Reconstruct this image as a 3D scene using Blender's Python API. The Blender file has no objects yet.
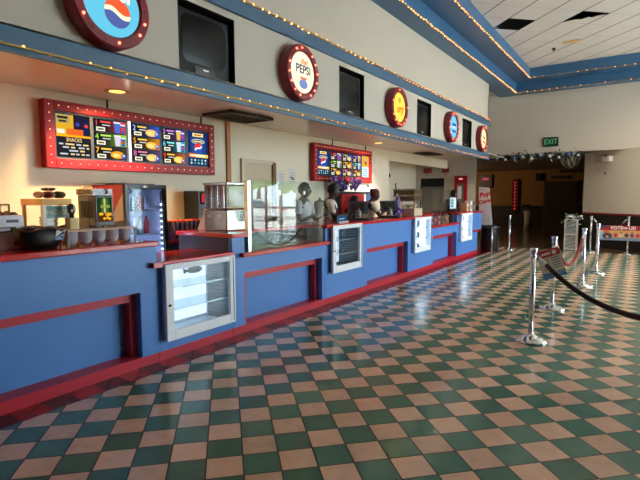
import bpy, bmesh, math, random
from mathutils import Vector, Matrix, Euler
random.seed(7)
PI = math.pi
sc = bpy.context.scene
COL = sc.collection
H = 1.48

# ------------------------------------------------------------------ materials
def lin(c):
    return tuple(((v / 255.0) / 12.92 if v / 255.0 <= 0.04045 else ((v / 255.0 + 0.055) / 1.055) ** 2.4) for v in c)
MC = {}
def mat(name, rgb, rough=0.5, metal=0.0, var=0.06, vscale=9.0, bump=0.0, bscale=80.0, spec=0.5, coat=0.0):
    if name in MC: return MC[name]
    m = bpy.data.materials.new(name); m.use_nodes = True
    nt = m.node_tree; b = nt.nodes['Principled BSDF']
    c = lin(rgb)
    b.inputs['Roughness'].default_value = rough
    b.inputs['Metallic'].default_value = metal
    b.inputs['Specular IOR Level'].default_value = spec
    b.inputs['Coat Weight'].default_value = coat
    if var > 0:
        tc = nt.nodes.new('ShaderNodeTexCoord')
        n = nt.nodes.new('ShaderNodeTexNoise'); n.inputs['Scale'].default_value = vscale; n.inputs['Detail'].default_value = 3
        r = nt.nodes.new('ShaderNodeMix'); r.data_type = 'RGBA'
        r.inputs[6].default_value = tuple(v * (1 - var) for v in c) + (1,)
        r.inputs[7].default_value = tuple(min(1, v * (1 + var)) for v in c) + (1,)
        nt.links.new(tc.outputs['Object'], n.inputs['Vector'])
        nt.links.new(n.outputs['Fac'], r.inputs[0])
        nt.links.new(r.outputs[2], b.inputs['Base Color'])
        if bump > 0:
            n2 = nt.nodes.new('ShaderNodeTexNoise'); n2.inputs['Scale'].default_value = bscale
            bp = nt.nodes.new('ShaderNodeBump'); bp.inputs['Strength'].default_value = bump; bp.inputs['Distance'].default_value = 0.01
            nt.links.new(tc.outputs['Object'], n2.inputs['Vector'])
            nt.links.new(n2.outputs['Fac'], bp.inputs['Height']); nt.links.new(bp.outputs['Normal'], b.inputs['Normal'])
    else:
        b.inputs['Base Color'].default_value = c + (1,)
    MC[name] = m
    return m
def emat(rgb, st=1.0):
    name = 'glow_%d_%d_%d_%d' % (rgb[0], rgb[1], rgb[2], int(st * 100))
    if name in MC: return MC[name]
    m = bpy.data.materials.new(name); m.use_nodes = True
    nt = m.node_tree; nt.nodes.clear()
    o = nt.nodes.new('ShaderNodeOutputMaterial'); e = nt.nodes.new('ShaderNodeEmission')
    e.inputs[0].default_value = lin(rgb) + (1,); e.inputs[1].default_value = st * (.64 if st <= 1.4 else 1)
    nt.links.new(e.outputs[0], o.inputs[0]); MC[name] = m
    return m
def glass(name, tint=(245, 250, 250), fac=1.0, rough=0.0):
    if name in MC: return MC[name]
    m = bpy.data.materials.new(name); m.use_nodes = True
    nt = m.node_tree; nt.nodes.clear()
    o = nt.nodes.new('ShaderNodeOutputMaterial'); mx = nt.nodes.new('ShaderNodeMixShader')
    t = nt.nodes.new('ShaderNodeBsdfTransparent'); g = nt.nodes.new('ShaderNodeBsdfGlossy')
    fr = nt.nodes.new('ShaderNodeFresnel'); fr.inputs[0].default_value = 1.5
    mu = nt.nodes.new('ShaderNodeMath'); mu.operation = 'MULTIPLY'; mu.inputs[1].default_value = fac
    t.inputs[0].default_value = lin(tint) + (1,); g.inputs['Roughness'].default_value = rough
    ge = nt.nodes.new('ShaderNodeNewGeometry'); fb = nt.nodes.new('ShaderNodeMath'); fb.operation = 'MULTIPLY_ADD'; fb.inputs[1].default_value = -1; fb.inputs[2].default_value = 1
    m3 = nt.nodes.new('ShaderNodeMath'); m3.operation = 'MULTIPLY'
    nt.links.new(ge.outputs['Backfacing'], fb.inputs[0]); nt.links.new(fr.outputs[0], m3.inputs[0]); nt.links.new(fb.outputs[0], m3.inputs[1])
    nt.links.new(m3.outputs[0], mu.inputs[0]); nt.links.new(mu.outputs[0], mx.inputs[0])
    nt.links.new(t.outputs[0], mx.inputs[1]); nt.links.new(g.outputs[0], mx.inputs[2]); nt.links.new(mx.outputs[0], o.inputs[0])
    MC[name] = m
    return m

# ------------------------------------------------------------------ mesh builder
class MB:
    def __init__(s): s.v = []; s.f = []; s.fm = []; s.sm = []; s.mats = []
    def mi(s, m):
        if m not in s.mats: s.mats.append(m)
        return s.mats.index(m)
    def add(s, vs, fs, m, smooth=False, M=None):
        b = len(s.v); k = s.mi(m)
        for p in vs:
            p = Vector(p)
            s.v.append(M @ p if M else p)
        for f in fs:
            s.f.append([b + i for i in f]); s.fm.append(k); s.sm.append(smooth)
        return s
    def box(s, x0, x1, y0, y1, z0, z1, m, M=None):
        if x0 > x1: x0, x1 = x1, x0
        if y0 > y1: y0, y1 = y1, y0
        if z0 > z1: z0, z1 = z1, z0
        v = [(x0, y0, z0), (x1, y0, z0), (x1, y1, z0), (x0, y1, z0), (x0, y0, z1), (x1, y0, z1), (x1, y1, z1), (x0, y1, z1)]
        return s.add(v, [(0, 3, 2, 1), (4, 5, 6, 7), (0, 1, 5, 4), (1, 2, 6, 5), (2, 3, 7, 6), (3, 0, 4, 7)], m, False, M)
    def cbox(s, c, d, m, M=None):
        return s.box(c[0] - d[0] / 2, c[0] + d[0] / 2, c[1] - d[1] / 2, c[1] + d[1] / 2, c[2] - d[2] / 2, c[2] + d[2] / 2, m, M)
    def rbox(s, x0, x1, y0, y1, z0, z1, r, m, M=None, n=3, axis='z'):
        # box with rounded vertical edges (rounded in the plane normal to axis)
        dims = {'z': (x0, x1, y0, y1, z0, z1), 'x': (y0, y1, z0, z1, x0, x1), 'y': (z0, z1, x0, x1, y0, y1)}[axis]
        a0, a1, b0, b1, c0, c1 = dims
        ring = []
        for cx, cy, st in ((a1 - r, b1 - r, 0), (a0 + r, b1 - r, PI / 2), (a0 + r, b0 + r, PI), (a1 - r, b0 + r, 1.5 * PI)):
            for i in range(n + 1):
                t = st + PI / 2 * i / n; ring.append((cx + r * math.cos(t), cy + r * math.sin(t)))
        def P(a, b, c): return {'z': (a, b, c), 'x': (c, a, b), 'y': (b, c, a)}[axis]
        N = len(ring)
        v = [P(a, b, c0) for a, b in ring] + [P(a, b, c1) for a, b in ring]
        f = [tuple(range(N))[::-1], tuple(range(N, 2 * N))] + [(i, (i + 1) % N, N + (i + 1) % N, N + i) for i in range(N)]
        return s.add(v, f, m, False, M)
    def lathe(s, prof, m, seg=20, M=None, smooth=True, sq=(1, 1)):
        v = []; f = []
        for r, z in prof:
            for i in range(seg):
                t = 2 * PI * i / seg; v.append((r * math.cos(t) * sq[0], r * math.sin(t) * sq[1], z))
        for j in range(len(prof) - 1):
            for i in range(seg):
                a = j * seg + i; b = j * seg + (i + 1) % seg
                f.append((a, b, b + seg, a + seg))
        if prof[0][0] > 1e-4: f.append(tuple(range(seg))[::-1])
        if prof[-1][0] > 1e-4: f.append(tuple(range((len(prof) - 1) * seg, len(prof) * seg)))
        return s.add(v, f, m, smooth, M)
    def tube(s, pts, r, m, seg=8, M=None, closed=False):
        pts = [Vector(p) for p in pts]; n = len(pts); v = []; f = []
        rr = r if isinstance(r, (list, tuple)) else [r] * n
        up = None
        for i, p in enumerate(pts):
            if closed: d = pts[(i + 1) % n] - pts[i - 1]
            else: d = pts[min(i + 1, n - 1)] - pts[max(i - 1, 0)]
            d.normalize()
            if up is None:
                up = Vector((0, 0, 1)) if abs(d.z) < 0.9 else Vector((1, 0, 0))
            a = d.cross(up); a.normalize(); b = a.cross(d); up = b
            for k in range(seg):
                t = 2 * PI * k / seg; v.append(p + a * (rr[i] * math.cos(t)) + b * (rr[i] * math.sin(t)))
        for i in range(n if closed else n - 1):
            for k in range(seg):
                a0 = i * seg + k; b0 = i * seg + (k + 1) % seg; j = ((i + 1) % n) * seg
                f.append((a0, b0, j + (k + 1) % seg, j + k))
        if not closed: f += [tuple(range(seg))[::-1], tuple(range((n - 1) * seg, n * seg))]
        return s.add(v, f, m, True, M)
    def ball(s, c, r, m, seg=12, rings=8, M=None):
        if not isinstance(r, (list, tuple)): r = (r, r, r)
        v = [(c[0], c[1], c[2] - r[2])]; f = []
        for j in range(1, rings):
            p = -PI / 2 + PI * j / rings
            for i in range(seg):
                t = 2 * PI * i / seg
                v.append((c[0] + r[0] * math.cos(p) * math.cos(t), c[1] + r[1] * math.cos(p) * math.sin(t), c[2] + r[2] * math.sin(p)))
        v.append((c[0], c[1], c[2] + r[2])); L = len(v) - 1
        for i in range(seg):
            f.append((0, 1 + (i + 1) % seg, 1 + i)); f.append((L, L - seg + i, L - seg + (i + 1) % seg))
        for j in range(rings - 2):
            for i in range(seg):
                a = 1 + j * seg + i; b = 1 + j * seg + (i + 1) % seg
                f.append((a, b, b + seg, a + seg))
        return s.add(v, f, m, True, M)
    def poly(s, pts, m, M=None): return s.add(pts, [tuple(range(len(pts)))], m, False, M)
    def prism(s, pts, d, m, M=None):
        # pts: planar loop (3D), d: extrusion vector
        n = len(pts); d = Vector(d)
        v = [Vector(p) for p in pts] + [Vector(p) + d for p in pts]
        f = [tuple(range(n))[::-1], tuple(range(n, 2 * n))] + [(i, (i + 1) % n, n + (i + 1) % n, n + i) for i in range(n)]
        return s.add(v, f, m, False, M)
    def text(s, txt, size, m, M, ext=0.0, align='CENTER', sx=1.0, shear=0.0, bold=0.0):
        c = bpy.data.curves.new('lettering', 'FONT'); c.body = txt; c.size = size; c.extrude = ext
        c.align_x = align; c.align_y = 'CENTER'; c.shear = shear; c.resolution_u = 3; c.offset = bold
        o = bpy.data.objects.new('lettering', c); COL.objects.link(o)
        dg = bpy.context.evaluated_depsgraph_get()
        me = bpy.data.meshes.new_from_object(o.evaluated_get(dg))
        S = Matrix.Diagonal((sx, 1, 1, 1))
        s.add([v.co for v in me.vertices], [tuple(p.vertices) for p in me.polygons], m, False, M @ S)
        bpy.data.objects.remove(o); bpy.data.curves.remove(c); bpy.data.meshes.remove(me)
        return s
    def build(s, name, parent=None, bevel=0.0):
        me = bpy.data.meshes.new(name)
        off = ORG.get(parent.name, Vector()) if parent else Vector()
        me.from_pydata([v - off for v in s.v], [], s.f)
        for m in s.mats: me.materials.append(m)
        for p, k, q in zip(me.polygons, s.fm, s.sm): p.material_index = k; p.use_smooth = q
        bm = bmesh.new(); bm.from_mesh(me); bmesh.ops.recalc_face_normals(bm, faces=bm.faces); bm.to_mesh(me); bm.free()
        me.update()
        o = bpy.data.objects.new(name, me); COL.objects.link(o)
        if parent: o.parent = parent
        ORG[o.name] = off
        if bevel > 0:
            b = o.modifiers.new('bevel', 'BEVEL'); b.width = bevel; b.segments = 2; b.limit_method = 'ANGLE'
        return o
ORG = {}
def tag(o, label, cat, group=None):
    o['label'] = label; o['category'] = cat
    if group: o['group'] = group
    return o
def thing(name, label, cat, loc=(0, 0, 0), group=None):
    o = bpy.data.objects.new(name, None); COL.objects.link(o); o.location = loc; o.empty_display_size = 0.1
    ORG[o.name] = Vector(loc)
    return tag(o, label, cat, group)
def struct(name, mb, bevel=0.0, label=None, parent=None):
    o = mb.build(name, parent, bevel); o['kind'] = 'structure'
    if label: o['label'] = label
    return o
def copy_tree(o, parent=None):
    c = o.copy(); COL.objects.link(c)
    if parent: c.parent = parent
    for ch in list(o.children): copy_tree(ch, c)
    return c
def place(o, loc, rz=0.0): o.location = loc; o.rotation_euler = (0, 0, rz); return o
def onX(X, y, z, w=0.0):      # text frame on a surface facing +X (reads left to right along +Y)
    M = Matrix(((0, 0, 1, X), (1, 0, 0, y), (0, 1, 0, z), (0, 0, 0, 1)))
    return M @ Matrix.Rotation(w, 4, 'Z')
def onY(x, Y, z, w=0.0):      # text frame on a surface facing -Y
    M = Matrix(((1, 0, 0, x), (0, 0, -1, Y), (0, 1, 0, z), (0, 0, 0, 1)))
    return M @ Matrix.Rotation(w, 4, 'Z')

# palette
blue = mat('counter_blue_paint', (78, 130, 200), 0.42, var=0.05, vscale=2.5, bump=0.02)
red_top = mat('red_laminate', (190, 36, 40), 0.16, var=0.05, vscale=5)
red_kick = mat('dark_red_base_paint', (186, 32, 50), 0.4, var=0.08, vscale=3)
red_trim = mat('red_trim_paint', (190, 36, 52), 0.4, var=0.05)
wall_p = mat('wall_paint_greige', (202, 193, 178), 0.7, var=0.03, vscale=1.2, bump=0.02, bscale=140)
wall_cream = mat('wall_paint_cream', (236, 224, 196), 0.65, var=0.03, vscale=1.0, bump=0.02, bscale=140)
soffit_p = mat('soffit_paint', (232, 220, 200), 0.2, var=0.06, vscale=1.2, bump=0.02, bscale=6)
band_blue = mat('blue_trim_paint', (54, 94, 124), 0.45, var=0.05, vscale=2)
cornice_blue = mat('blue_cornice_paint', (50, 98, 138), 0.42, var=0.05, vscale=1.5)
black = mat('black_plastic', (20, 20, 22), 0.4, var=0.1)
matte_black = mat('black_paint', (12, 12, 13), 0.7, var=0.1)
shaded_purple = mat('shaded_end_face', (40, 32, 48), 0.6, var=0.1)  # shade on the counter's end face, put into its colour
white_fr = mat('white_powder_coat', (244, 245, 250), 0.35, var=0.02)
white_pl = mat('white_plastic', (225, 224, 220), 0.4, var=0.03)
chrome = mat('chrome', (225, 228, 232), 0.08, 1.0, var=0.02)
steel = mat('brushed_steel', (180, 178, 172), 0.25, 1.0, var=0.08, vscale=14)
bronze = mat('bronze_steel', (124, 102, 74), 0.32, 0.8, var=0.12, vscale=6)
brass = mat('brass_channel', (150, 126, 72), 0.35, 0.7, var=0.1)
maroon = mat('maroon_enamel', (128, 22, 34), 0.3, var=0.05)
sign_red = mat('red_enamel', (150, 8, 18), 0.45, var=0.05, spec=.3)
clear = glass('clear_glass')
guard = glass('guard_glass', (240, 246, 244), 1.25)
yellow_pl = mat('yellow_plastic', (216, 158, 44), 0.4)
purple = mat('purple_petal', (74, 36, 124), 0.6, var=0.3, vscale=30)
leaf = mat('dark_leaf', (36, 52, 36), 0.6, var=0.3, vscale=20)

# ------------------------------------------------------------------ setting
def floor_mat():
    m = bpy.data.materials.new('checker_floor_tile'); m.use_nodes = True
    nt = m.node_tree; b = nt.nodes['Principled BSDF']; N = nt.nodes.new; L = nt.links.new
    tc = N('ShaderNodeTexCoord')
    def math_(op, a, c=None, d=None):
        n = N('ShaderNodeMath'); n.operation = op
        for i, x in enumerate((a, c, d)):
            if x is None: continue
            if isinstance(x, (int, float)): n.inputs[i].default_value = x
            else: L(x, n.inputs[i])
        return n.outputs[0]
    sp = N('ShaderNodeSeparateXYZ'); L(tc.outputs['Object'], sp.inputs[0])
    t, ang, ox, oy = 0.2032, 0.7885, -2.853, 1.203
    dx = math_('SUBTRACT', sp.outputs[0], ox); dy = math_('SUBTRACT', sp.outputs[1], oy)
    ca, sa = math.cos(ang) / t, math.sin(ang) / t
    u = math_('ADD', math_('MULTIPLY', dx, ca), math_('MULTIPLY', dy, sa))
    v = math_('SUBTRACT', math_('MULTIPLY', dy, ca), math_('MULTIPLY', dx, sa))
    fu = math_('FLOOR', u); fv = math_('FLOOR', v)
    par = math_('FLOORED_MODULO', math_('ADD', fu, fv), 2.0)
    def edge(x):
        f = math_('FRACT', x); return math_('MINIMUM', f, math_('SUBTRACT', 1.0, f))
    gr = math_('LESS_THAN', math_('MINIMUM', edge(u), edge(v)), 0.021)
    # border strip beside the counter
    inb = math_('LESS_THAN', sp.outputs[0], -3.355)
    by = math_('DIVIDE', sp.outputs[1], 0.2032)
    bpar = math_('FLOORED_MODULO', math_('FLOOR', by), 2.0)
    cv = N('ShaderNodeCombineXYZ'); L(fu, cv.inputs[0]); L(fv, cv.inputs[1])
    wn = N('ShaderNodeTexWhiteNoise'); wn.noise_dimensions = '2D'; L(cv.outputs[0], wn.inputs['Vector'])
    ns = N('ShaderNodeTexNoise'); ns.inputs['Scale'].default_value = 14; ns.inputs['Detail'].default_value = 5; L(tc.outputs['Object'], ns.inputs['Vector'])
    br = math_('ADD', math_('MULTIPLY_ADD', wn.outputs['Value'], 0.2, 0.80), math_('MULTIPLY', math_('SUBTRACT', ns.outputs['Fac'], 0.5), 0.35))
    def mix(f, a, c):
        n = N('ShaderNodeMix'); n.data_type = 'RGBA'; L(f, n.inputs[0])
        for i, x in ((6, a), (7, c)):
            if isinstance(x, tuple): n.inputs[i].default_value = lin(x) + (1,)
            else: L(x, n.inputs[i])
        return n.outputs[2]
    c1 = mix(par, (86, 130, 112), (234, 194, 166))
    c2 = mix(bpar, (62, 24, 40), (172, 24, 38))
    c = mix(inb, c1, c2)
    hs = N('ShaderNodeHueSaturation'); L(c, hs.inputs['Color']); L(br, hs.inputs['Value'])
    c = mix(gr, hs.outputs[0], (16, 13, 12))
    nb = N('ShaderNodeMath')
    L(c, b.inputs['Base Color'])
    L(math_('MULTIPLY_ADD', gr, 0.45, math_('MULTIPLY_ADD', ns.outputs['Fac'], 0.14, 0.07)), b.inputs['Roughness'])
    b.inputs['Specular IOR Level'].default_value = 0.5
    n2 = N('ShaderNodeTexNoise'); n2.inputs['Scale'].default_value = 7; L(tc.outputs['Object'], n2.inputs['Vector'])
    bp = N('ShaderNodeBump'); bp.inputs['Strength'].default_value = 0.05; bp.inputs['Distance'].default_value = 0.02
    L(n2.outputs['Fac'], bp.inputs['Height']); L(bp.outputs['Normal'], b.inputs['Normal'])
    return m
def ceil_mat():
    m = bpy.data.materials.new('ceiling_tile'); m.use_nodes = True
    nt = m.node_tree; b = nt.nodes['Principled BSDF']; N = nt.nodes.new; L = nt.links.new
    tc = N('ShaderNodeTexCoord'); sp = N('ShaderNodeSeparateXYZ'); L(tc.outputs['Object'], sp.inputs[0])
    def math_(op, a, c=None, d=None):
        n = N('ShaderNodeMath'); n.operation = op
        for i, x in enumerate((a, c, d)):
            if x is None: continue
            if isinstance(x, (int, float)): n.inputs[i].default_value = x
            else: L(x, n.inputs[i])
        return n.outputs[0]
    k = math.sqrt(0.5) / CT
    u = math_('MULTIPLY', math_('ADD', math_('SUBTRACT', sp.outputs[0], CX), math_('SUBTRACT', sp.outputs[1], CY)), k)
    v = math_('MULTIPLY', math_('SUBTRACT', math_('SUBTRACT', sp.outputs[1], CY), math_('SUBTRACT', sp.outputs[0], CX)), k)
    def edge(x, w):
        f = math_('FRACT', x); return math_('LESS_THAN', math_('MINIMUM', f, math_('SUBTRACT', 1.0, f)), w)
    g1 = edge(u, 0.022); g2 = math_('MULTIPLY', edge(v, 0.012), 0.35)
    g = math_('MAXIMUM', g1, g2)
    ns = N('ShaderNodeTexNoise'); ns.inputs['Scale'].default_value = 160; L(tc.outputs['Object'], ns.inputs['Vector'])
    mx = N('ShaderNodeMix'); mx.data_type = 'RGBA'
    mx.inputs[6].default_value = lin((222, 218, 215)) + (1,); mx.inputs[7].default_value = lin((236, 232, 228)) + (1,); L(ns.outputs['Fac'], mx.inputs[0])
    m2 = N('ShaderNodeMix'); m2.data_type = 'RGBA'; L(g, m2.inputs[0]); L(mx.outputs[2], m2.inputs[6]); m2.inputs[7].default_value = lin((120, 106, 96)) + (1,)
    L(m2.outputs[2], b.inputs['Base Color']); b.inputs['Roughness'].default_value = 0.85
    return m
CZ, CT = 4.95, 0.585
CX, CY = -2.365, 10.135            # near corner of the missing ceiling tile
XF = -3.56                          # counter and fascia plane
XB = -5.30                          # wall behind the counter
XR = 8.0                            # right wall
YN = -6.0                           # wall behind the camera
YE = 15.2                           # exit wall
SZ = 2.62                           # underside of soffit

fm = floor_mat()
mb = MB(); mb.box(-8, XR, YN, 14.4, -0.1, 0.0, fm); struct('floor', mb)
corr_floor = mat('corridor_floor', (92, 72, 56), 0.16, var=0.25, vscale=1.5)
mb = MB(); mb.box(-14, XR, 14.4, 25.2, -0.1, 0.0, corr_floor); struct('floor_corridor', mb)

# ceiling: tiles laid at 45 degrees, one tile missing, one slipped
cm = ceil_mat(); mb = MB()
e1 = Vector((math.sqrt(.5), math.sqrt(.5), 0)) * CT; e2 = Vector((-math.sqrt(.5), math.sqrt(.5), 0)) * CT
c0 = Vector((CX, CY, CZ))
SL = (1, -1)                        # grid index of the slipped tile
for i in range(-22, 22):
    for j in range(-22, 22):
        p = c0 + e1 * i + e2 * j
        q = p + (e1 + e2) * .5
        if q.x < -4.2 or q.x > XR + .5 or q.y < YN - .5 or q.y > YE + .5: continue
        if (i, j) == (0, 0) or (i, j) == (2, -1): continue
        mb.poly([p, p + e2, p + e1 + e2, p + e1], cm)
struct('ceiling', mb)
mb = MB(); mb.box(-4.4, XR + .2, YN, YE + .3, CZ + .55, CZ + .6, matte_black)
for a in ((-4.4, -4.35, YN, YE + .3), (XR + .12, XR + .2, YN, YE + .3), (-4.35, XR + .12, YN, YN + .05), (-4.35, XR + .12, YE + .2, YE + .3)): mb.box(*a, CZ - .02, CZ + .55, matte_black)
struct('ceiling_deck', mb)
mb = MB(); p = c0 + e1 * 2 - e2 + Vector((0, 0, .002))
dn = Vector((0, 0, -.001))
mb.prism([p + e1 * .06 + e2 * 1.01, p + e1 * 1.01 + e2 * 1.01, p + e1 * 1.01 + e2 * .12, p + e1 * .8 + e2 * .3, p + e1 * .74 + e2 * .5, p + e1 * .58 + e2 * .46, p + e1 * .52 + e2 * .7, p + e1 * .3 + e2 * .78], (0, 0, .012), cm)
tag(mb.build('ceiling_tile'), 'broken white ceiling tile slipped in its opening near the back right', 'ceiling tile')
mb = MB()
mm = mat('smoke_head_black', (40, 36, 34), 0.5); mb.lathe([(0.0, -.06), (.03, -.05), (.045, 0)], mm, 10, Matrix.Translation((-1.94, 12.75, CZ)))
tag(mb.build('ceiling_sprinkler'), 'small dark sprinkler head on the white tiled ceiling', 'sprinkler')
mb = MB(); am = emat((255, 196, 120), .95); wm = mat('amber_lens', (226, 178, 112), 0.3)
mb.cbox((-1.52, 12.4, CZ - .012), (.34, .16, .02), wm, None)
tag(mb.build('ceiling_lens'), 'small amber lamp lens on the white tiled ceiling', 'lamp')

# walls
mb = MB()
mb.box(-3.75, -3.2, YN, YE, 4.43, CZ + .1, cornice_blue); mb.box(-3.2, -2.75, YN, YE, 4.69, CZ + .1, cornice_blue)
mb.box(-3.2, XR, 14.8, YE + .1, 4.43, CZ + .1, cornice_blue); mb.box(-2.75, XR, 14.3, 14.8, 4.69, CZ + .1, cornice_blue)
struct('trim_1', mb, label='stepped blue cornice around the ceiling')
mb = MB(); mb.box(-3.75, XF, YN, 13.3, 3.36, 4.43, wall_p); struct('wall_upper', mb)
# fascia with the television openings
TVS = [(2.985, 3.705), (5.74, 6.45), (8.47, 9.175), (11.14, 11.84)]
ZT0, ZT1 = 2.645, 3.28
mb = MB(); ys = [YN] + [v for t in TVS for v in t] + [13.3]
for k in range(0, len(ys), 2): mb.box(XF - .06, XF, ys[k], ys[k + 1], ZT0, ZT1, wall_p)
mb.box(XF - .06, XF, YN, 13.3, 2.6, ZT0, wall_p); mb.box(XF - .06, XF, YN, 13.3, ZT1, 3.36, wall_p)
mb.box(-6.4, XF, 13.24, 13.3, 2.6, 4.43, wall_p)
fas = struct('wall_fascia', mb)
for t in TVS:
    m2 = MB(); a, b = t; x0, x1 = XF - .72, XF - .06
    m2.box(x0 - .02, x0, a - .02, b + .02, ZT0 - .0, ZT1 + .02, matte_black); m2.box(x0, x1, a - .02, a, ZT0, ZT1, matte_black); m2.box(x0, x1, b, b + .02, ZT0, ZT1, matte_black)
    m2.box(x0, x1, a, b, ZT1, ZT1 + .02, matte_black); m2.box(x0, x1, a, b, ZT0 - .02, ZT0, matte_black)
    for q in ((a, a + .004, ZT0, ZT1), (b - .004, b, ZT0, ZT1), (a + .004, b - .004, ZT1 - .004, ZT1), (a + .004, b - .004, ZT0, ZT0 + .002)): m2.box(XF - .06, XF + .001, q[0], q[1], q[2], q[3], matte_black)
    m2.build('television_niche', fas)
def band(z0, z1, num, lab):
    m = MB(); m.box(XF, -3.52, YN, 13.34, z0, z1, band_blue)
    struct(num, m, label=lab)
band(2.445, 2.615, 'trim_2', 'lower blue trim band along the soffit')
band(3.345, 3.495, 'trim_3', 'upper blue trim band above the televisions')
# soffit underside
mb = MB(); mb.box(-6.6, XF, YN, 15.2, SZ, SZ + .02, soffit_p); struct('ceiling_soffit', mb)
# wall behind the counter, then an alcove
mb = MB(); mb.box(XB - .1, XB, YN, 10.9, 0, SZ, wall_cream)
mb.box(XB - .1, XB, 10.9, 15.15, 2.37, SZ, wall_cream); struct('wall_left', mb)
mb = MB(); mb.box(-6.4, XB - .1, 10.8, 10.9, 0, SZ, wall_cream); mb.box(-6.5, -6.4, 10.8, 15.3, 0, SZ, wall_cream)
mb.box(-6.5, -6.4, 13.2, 15.3, SZ, 5.0, wall_cream); mb.box(-6.5, -3.7, 13.2, 15.3, 4.5, 4.6, wall_p)
struct('wall_alcove', mb)
grey_wall = mat('wall_paint_grey', (176, 168, 154), 0.65, var=0.03)
mb = MB(); mb.box(-6.4, -6.23, YE, YE + .1, 0, SZ, grey_wall); mb.box(-6.23, -5.42, YE, YE + .1, 2.07, SZ, grey_wall); mb.box(-5.42, -4.42, YE, YE + .1, 0, SZ, grey_wall)
struct('wall_end', mb)
mb = MB(); mb.box(-6.23, -5.42, YE + .07, YE + .1, 0, 1.80, mat('grey_door_paint', (122, 116, 106), .5)); mb.box(-6.23, -5.42, YE + .02, YE + .06, 1.80, 2.07, matte_black)
mb.box(-6.23, -6.2, YE + .0, YE + .07, 0, 1.80, matte_black)
struct('door_2', mb, label='grey service doorway under a black header')
# exit wall above the corridor opening
mb = MB()
mb.box(-6.4, 3.3, YE, YE + .14, 2.71, 4.62, wall_p); mb.box(3.3, 4.25, YE, YE + .14, 0, 4.43, wall_p); mb.box(4.25, 7.5, YE, YE + .14, 2.35, 4.43, wall_p); mb.box(7.5, XR, YE, YE + .14, 0, 4.43, wall_p)
mb.box(1.35, 3.3, YE, YE + .14, 0, 2.71, wall_p)
struct('wall_back', mb)
# diagonal wall
dlow = mat('black_wainscot', (16, 14, 16), 0.45)
diag_p = mat('wall_paint_pale', (236, 230, 214), 0.6, var=0.02)
D0 = Vector((-1.52, 16.23, 0)); D1 = Vector((1.42, 13.29, 0)); dd = (D1 - D0); dl = dd.length; du = dd / dl
DM = Matrix.Translation(D0) @ Matrix.Rotation(math.atan2(du.y, du.x), 4, 'Z')   # local x along the wall, local y away from the room
mb = MB(); mb.box(0, dl, 0, .12, .99, 2.72, diag_p, DM); mb.box(0, dl, 0, .12, 0, .94, dlow, DM); mb.box(dl - .12, dl, .12, 2.2, 0, 2.72, diag_p, DM)
mb.box(0, dl, .12, 2.2, 2.70, 2.72, diag_p, DM)
struct('wall_diagonal', mb)
mb = MB(); mb.box(-.01, dl, -.025, .12, .94, .99, mat('dark_red_rail', (142, 28, 40), .4), DM); struct('trim_4', mb, label='red chair rail on the pale diagonal wall')
# corridor beyond
ochre = mat('corridor_wall_ochre', (150, 106, 52), 0.7, var=0.05); cdark = mat('corridor_wainscot', (22, 17, 18), 0.5)
mb = MB(); mb.box(-14, 4, 25, 25.1, 1.0, 3.0, ochre); mb.box(-14, 4, 24.97, 25.1, 0, 1.0, cdark); mb.box(-14.1, -14, 15.2, 25, 0, 3, ochre); mb.box(4, 4.1, 15.4, 25, 0, 3, ochre)
struct('wall_corridor', mb)
mb = MB(); mb.box(-14, 4, YE + .14, 25, 2.72, 2.75, mat('corridor_ceiling_paint', (150, 136, 118), .8)); struct('ceiling_corridor', mb)
mb = MB(); mb.box(-14, -6.4, YE + .1, YE + .2, 0, 2.72, ochre); struct('wall_corridor_near', mb)
mb = MB(); mb.box(-3.92, -2.58, 24.88, 24.97, 0, 2.12, mat('dark_brown_door', (52, 36, 26), .5)); mb.box(-4.0, -2.5, 24.92, 24.98, 0, 2.18, mat('door_casing_brown', (84, 60, 36), .5))
struct('door_3', mb, label='dark brown double door at the end of the corridor')
# right and front walls
WA, WB, WH = 7.6, 14.8, 4.3
mb = MB(); mb.box(XR, XR + .15, YN, WA, 0, CZ, wall_p); mb.box(XR, XR + .15, WB, YE + .2, 0, CZ, wall_p); mb.box(XR, XR + .15, WA, WB, WH, CZ, wall_p)
struct('wall_right', mb)
mb = MB(); mb.box(-8, XR, YN - .1, YN, 0, CZ + .2, mat('wall_paint_dusk', (88, 74, 70), .7)); struct('wall_front', mb)
al = mat('white_window_frame', (215, 215, 212), 0.4)
mb = MB()
for k in range(7):
    y = WA + (WB - WA) * k / 6; mb.box(XR + .04, XR + .12, y - .04, y + .04, 0, WH, al)
for z in (0.06, 2.2, WH - .04): mb.box(XR + .04, XR + .12, WA, WB, z - .04, z + .04, al)
w1 = struct('window_1', mb)
mb = MB(); mb.box(XR + .07, XR + .08, WA + .04, WB - .04, .05, WH - .04, clear); mb.build('pane', w1)
mb = MB(); frr = mat('red_door_frame', (176, 44, 48), .4)
for x in (4.29, 5.1, 5.9, 6.7, 7.46): mb.box(x - .04, x + .04, YE + .02, YE + .1, 0, 2.35, al if x != 5.9 else frr)
for z in (.08, 1.05, 2.31): mb.box(4.25, 7.5, YE + .02, YE + .1, z - .04, z + .04, al)
w2 = struct('window_2', mb)
mb = MB(); mb.box(4.29, 7.46, YE + .055, YE + .065, .05, 2.3, clear); mb.build('pane', w2)
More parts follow.
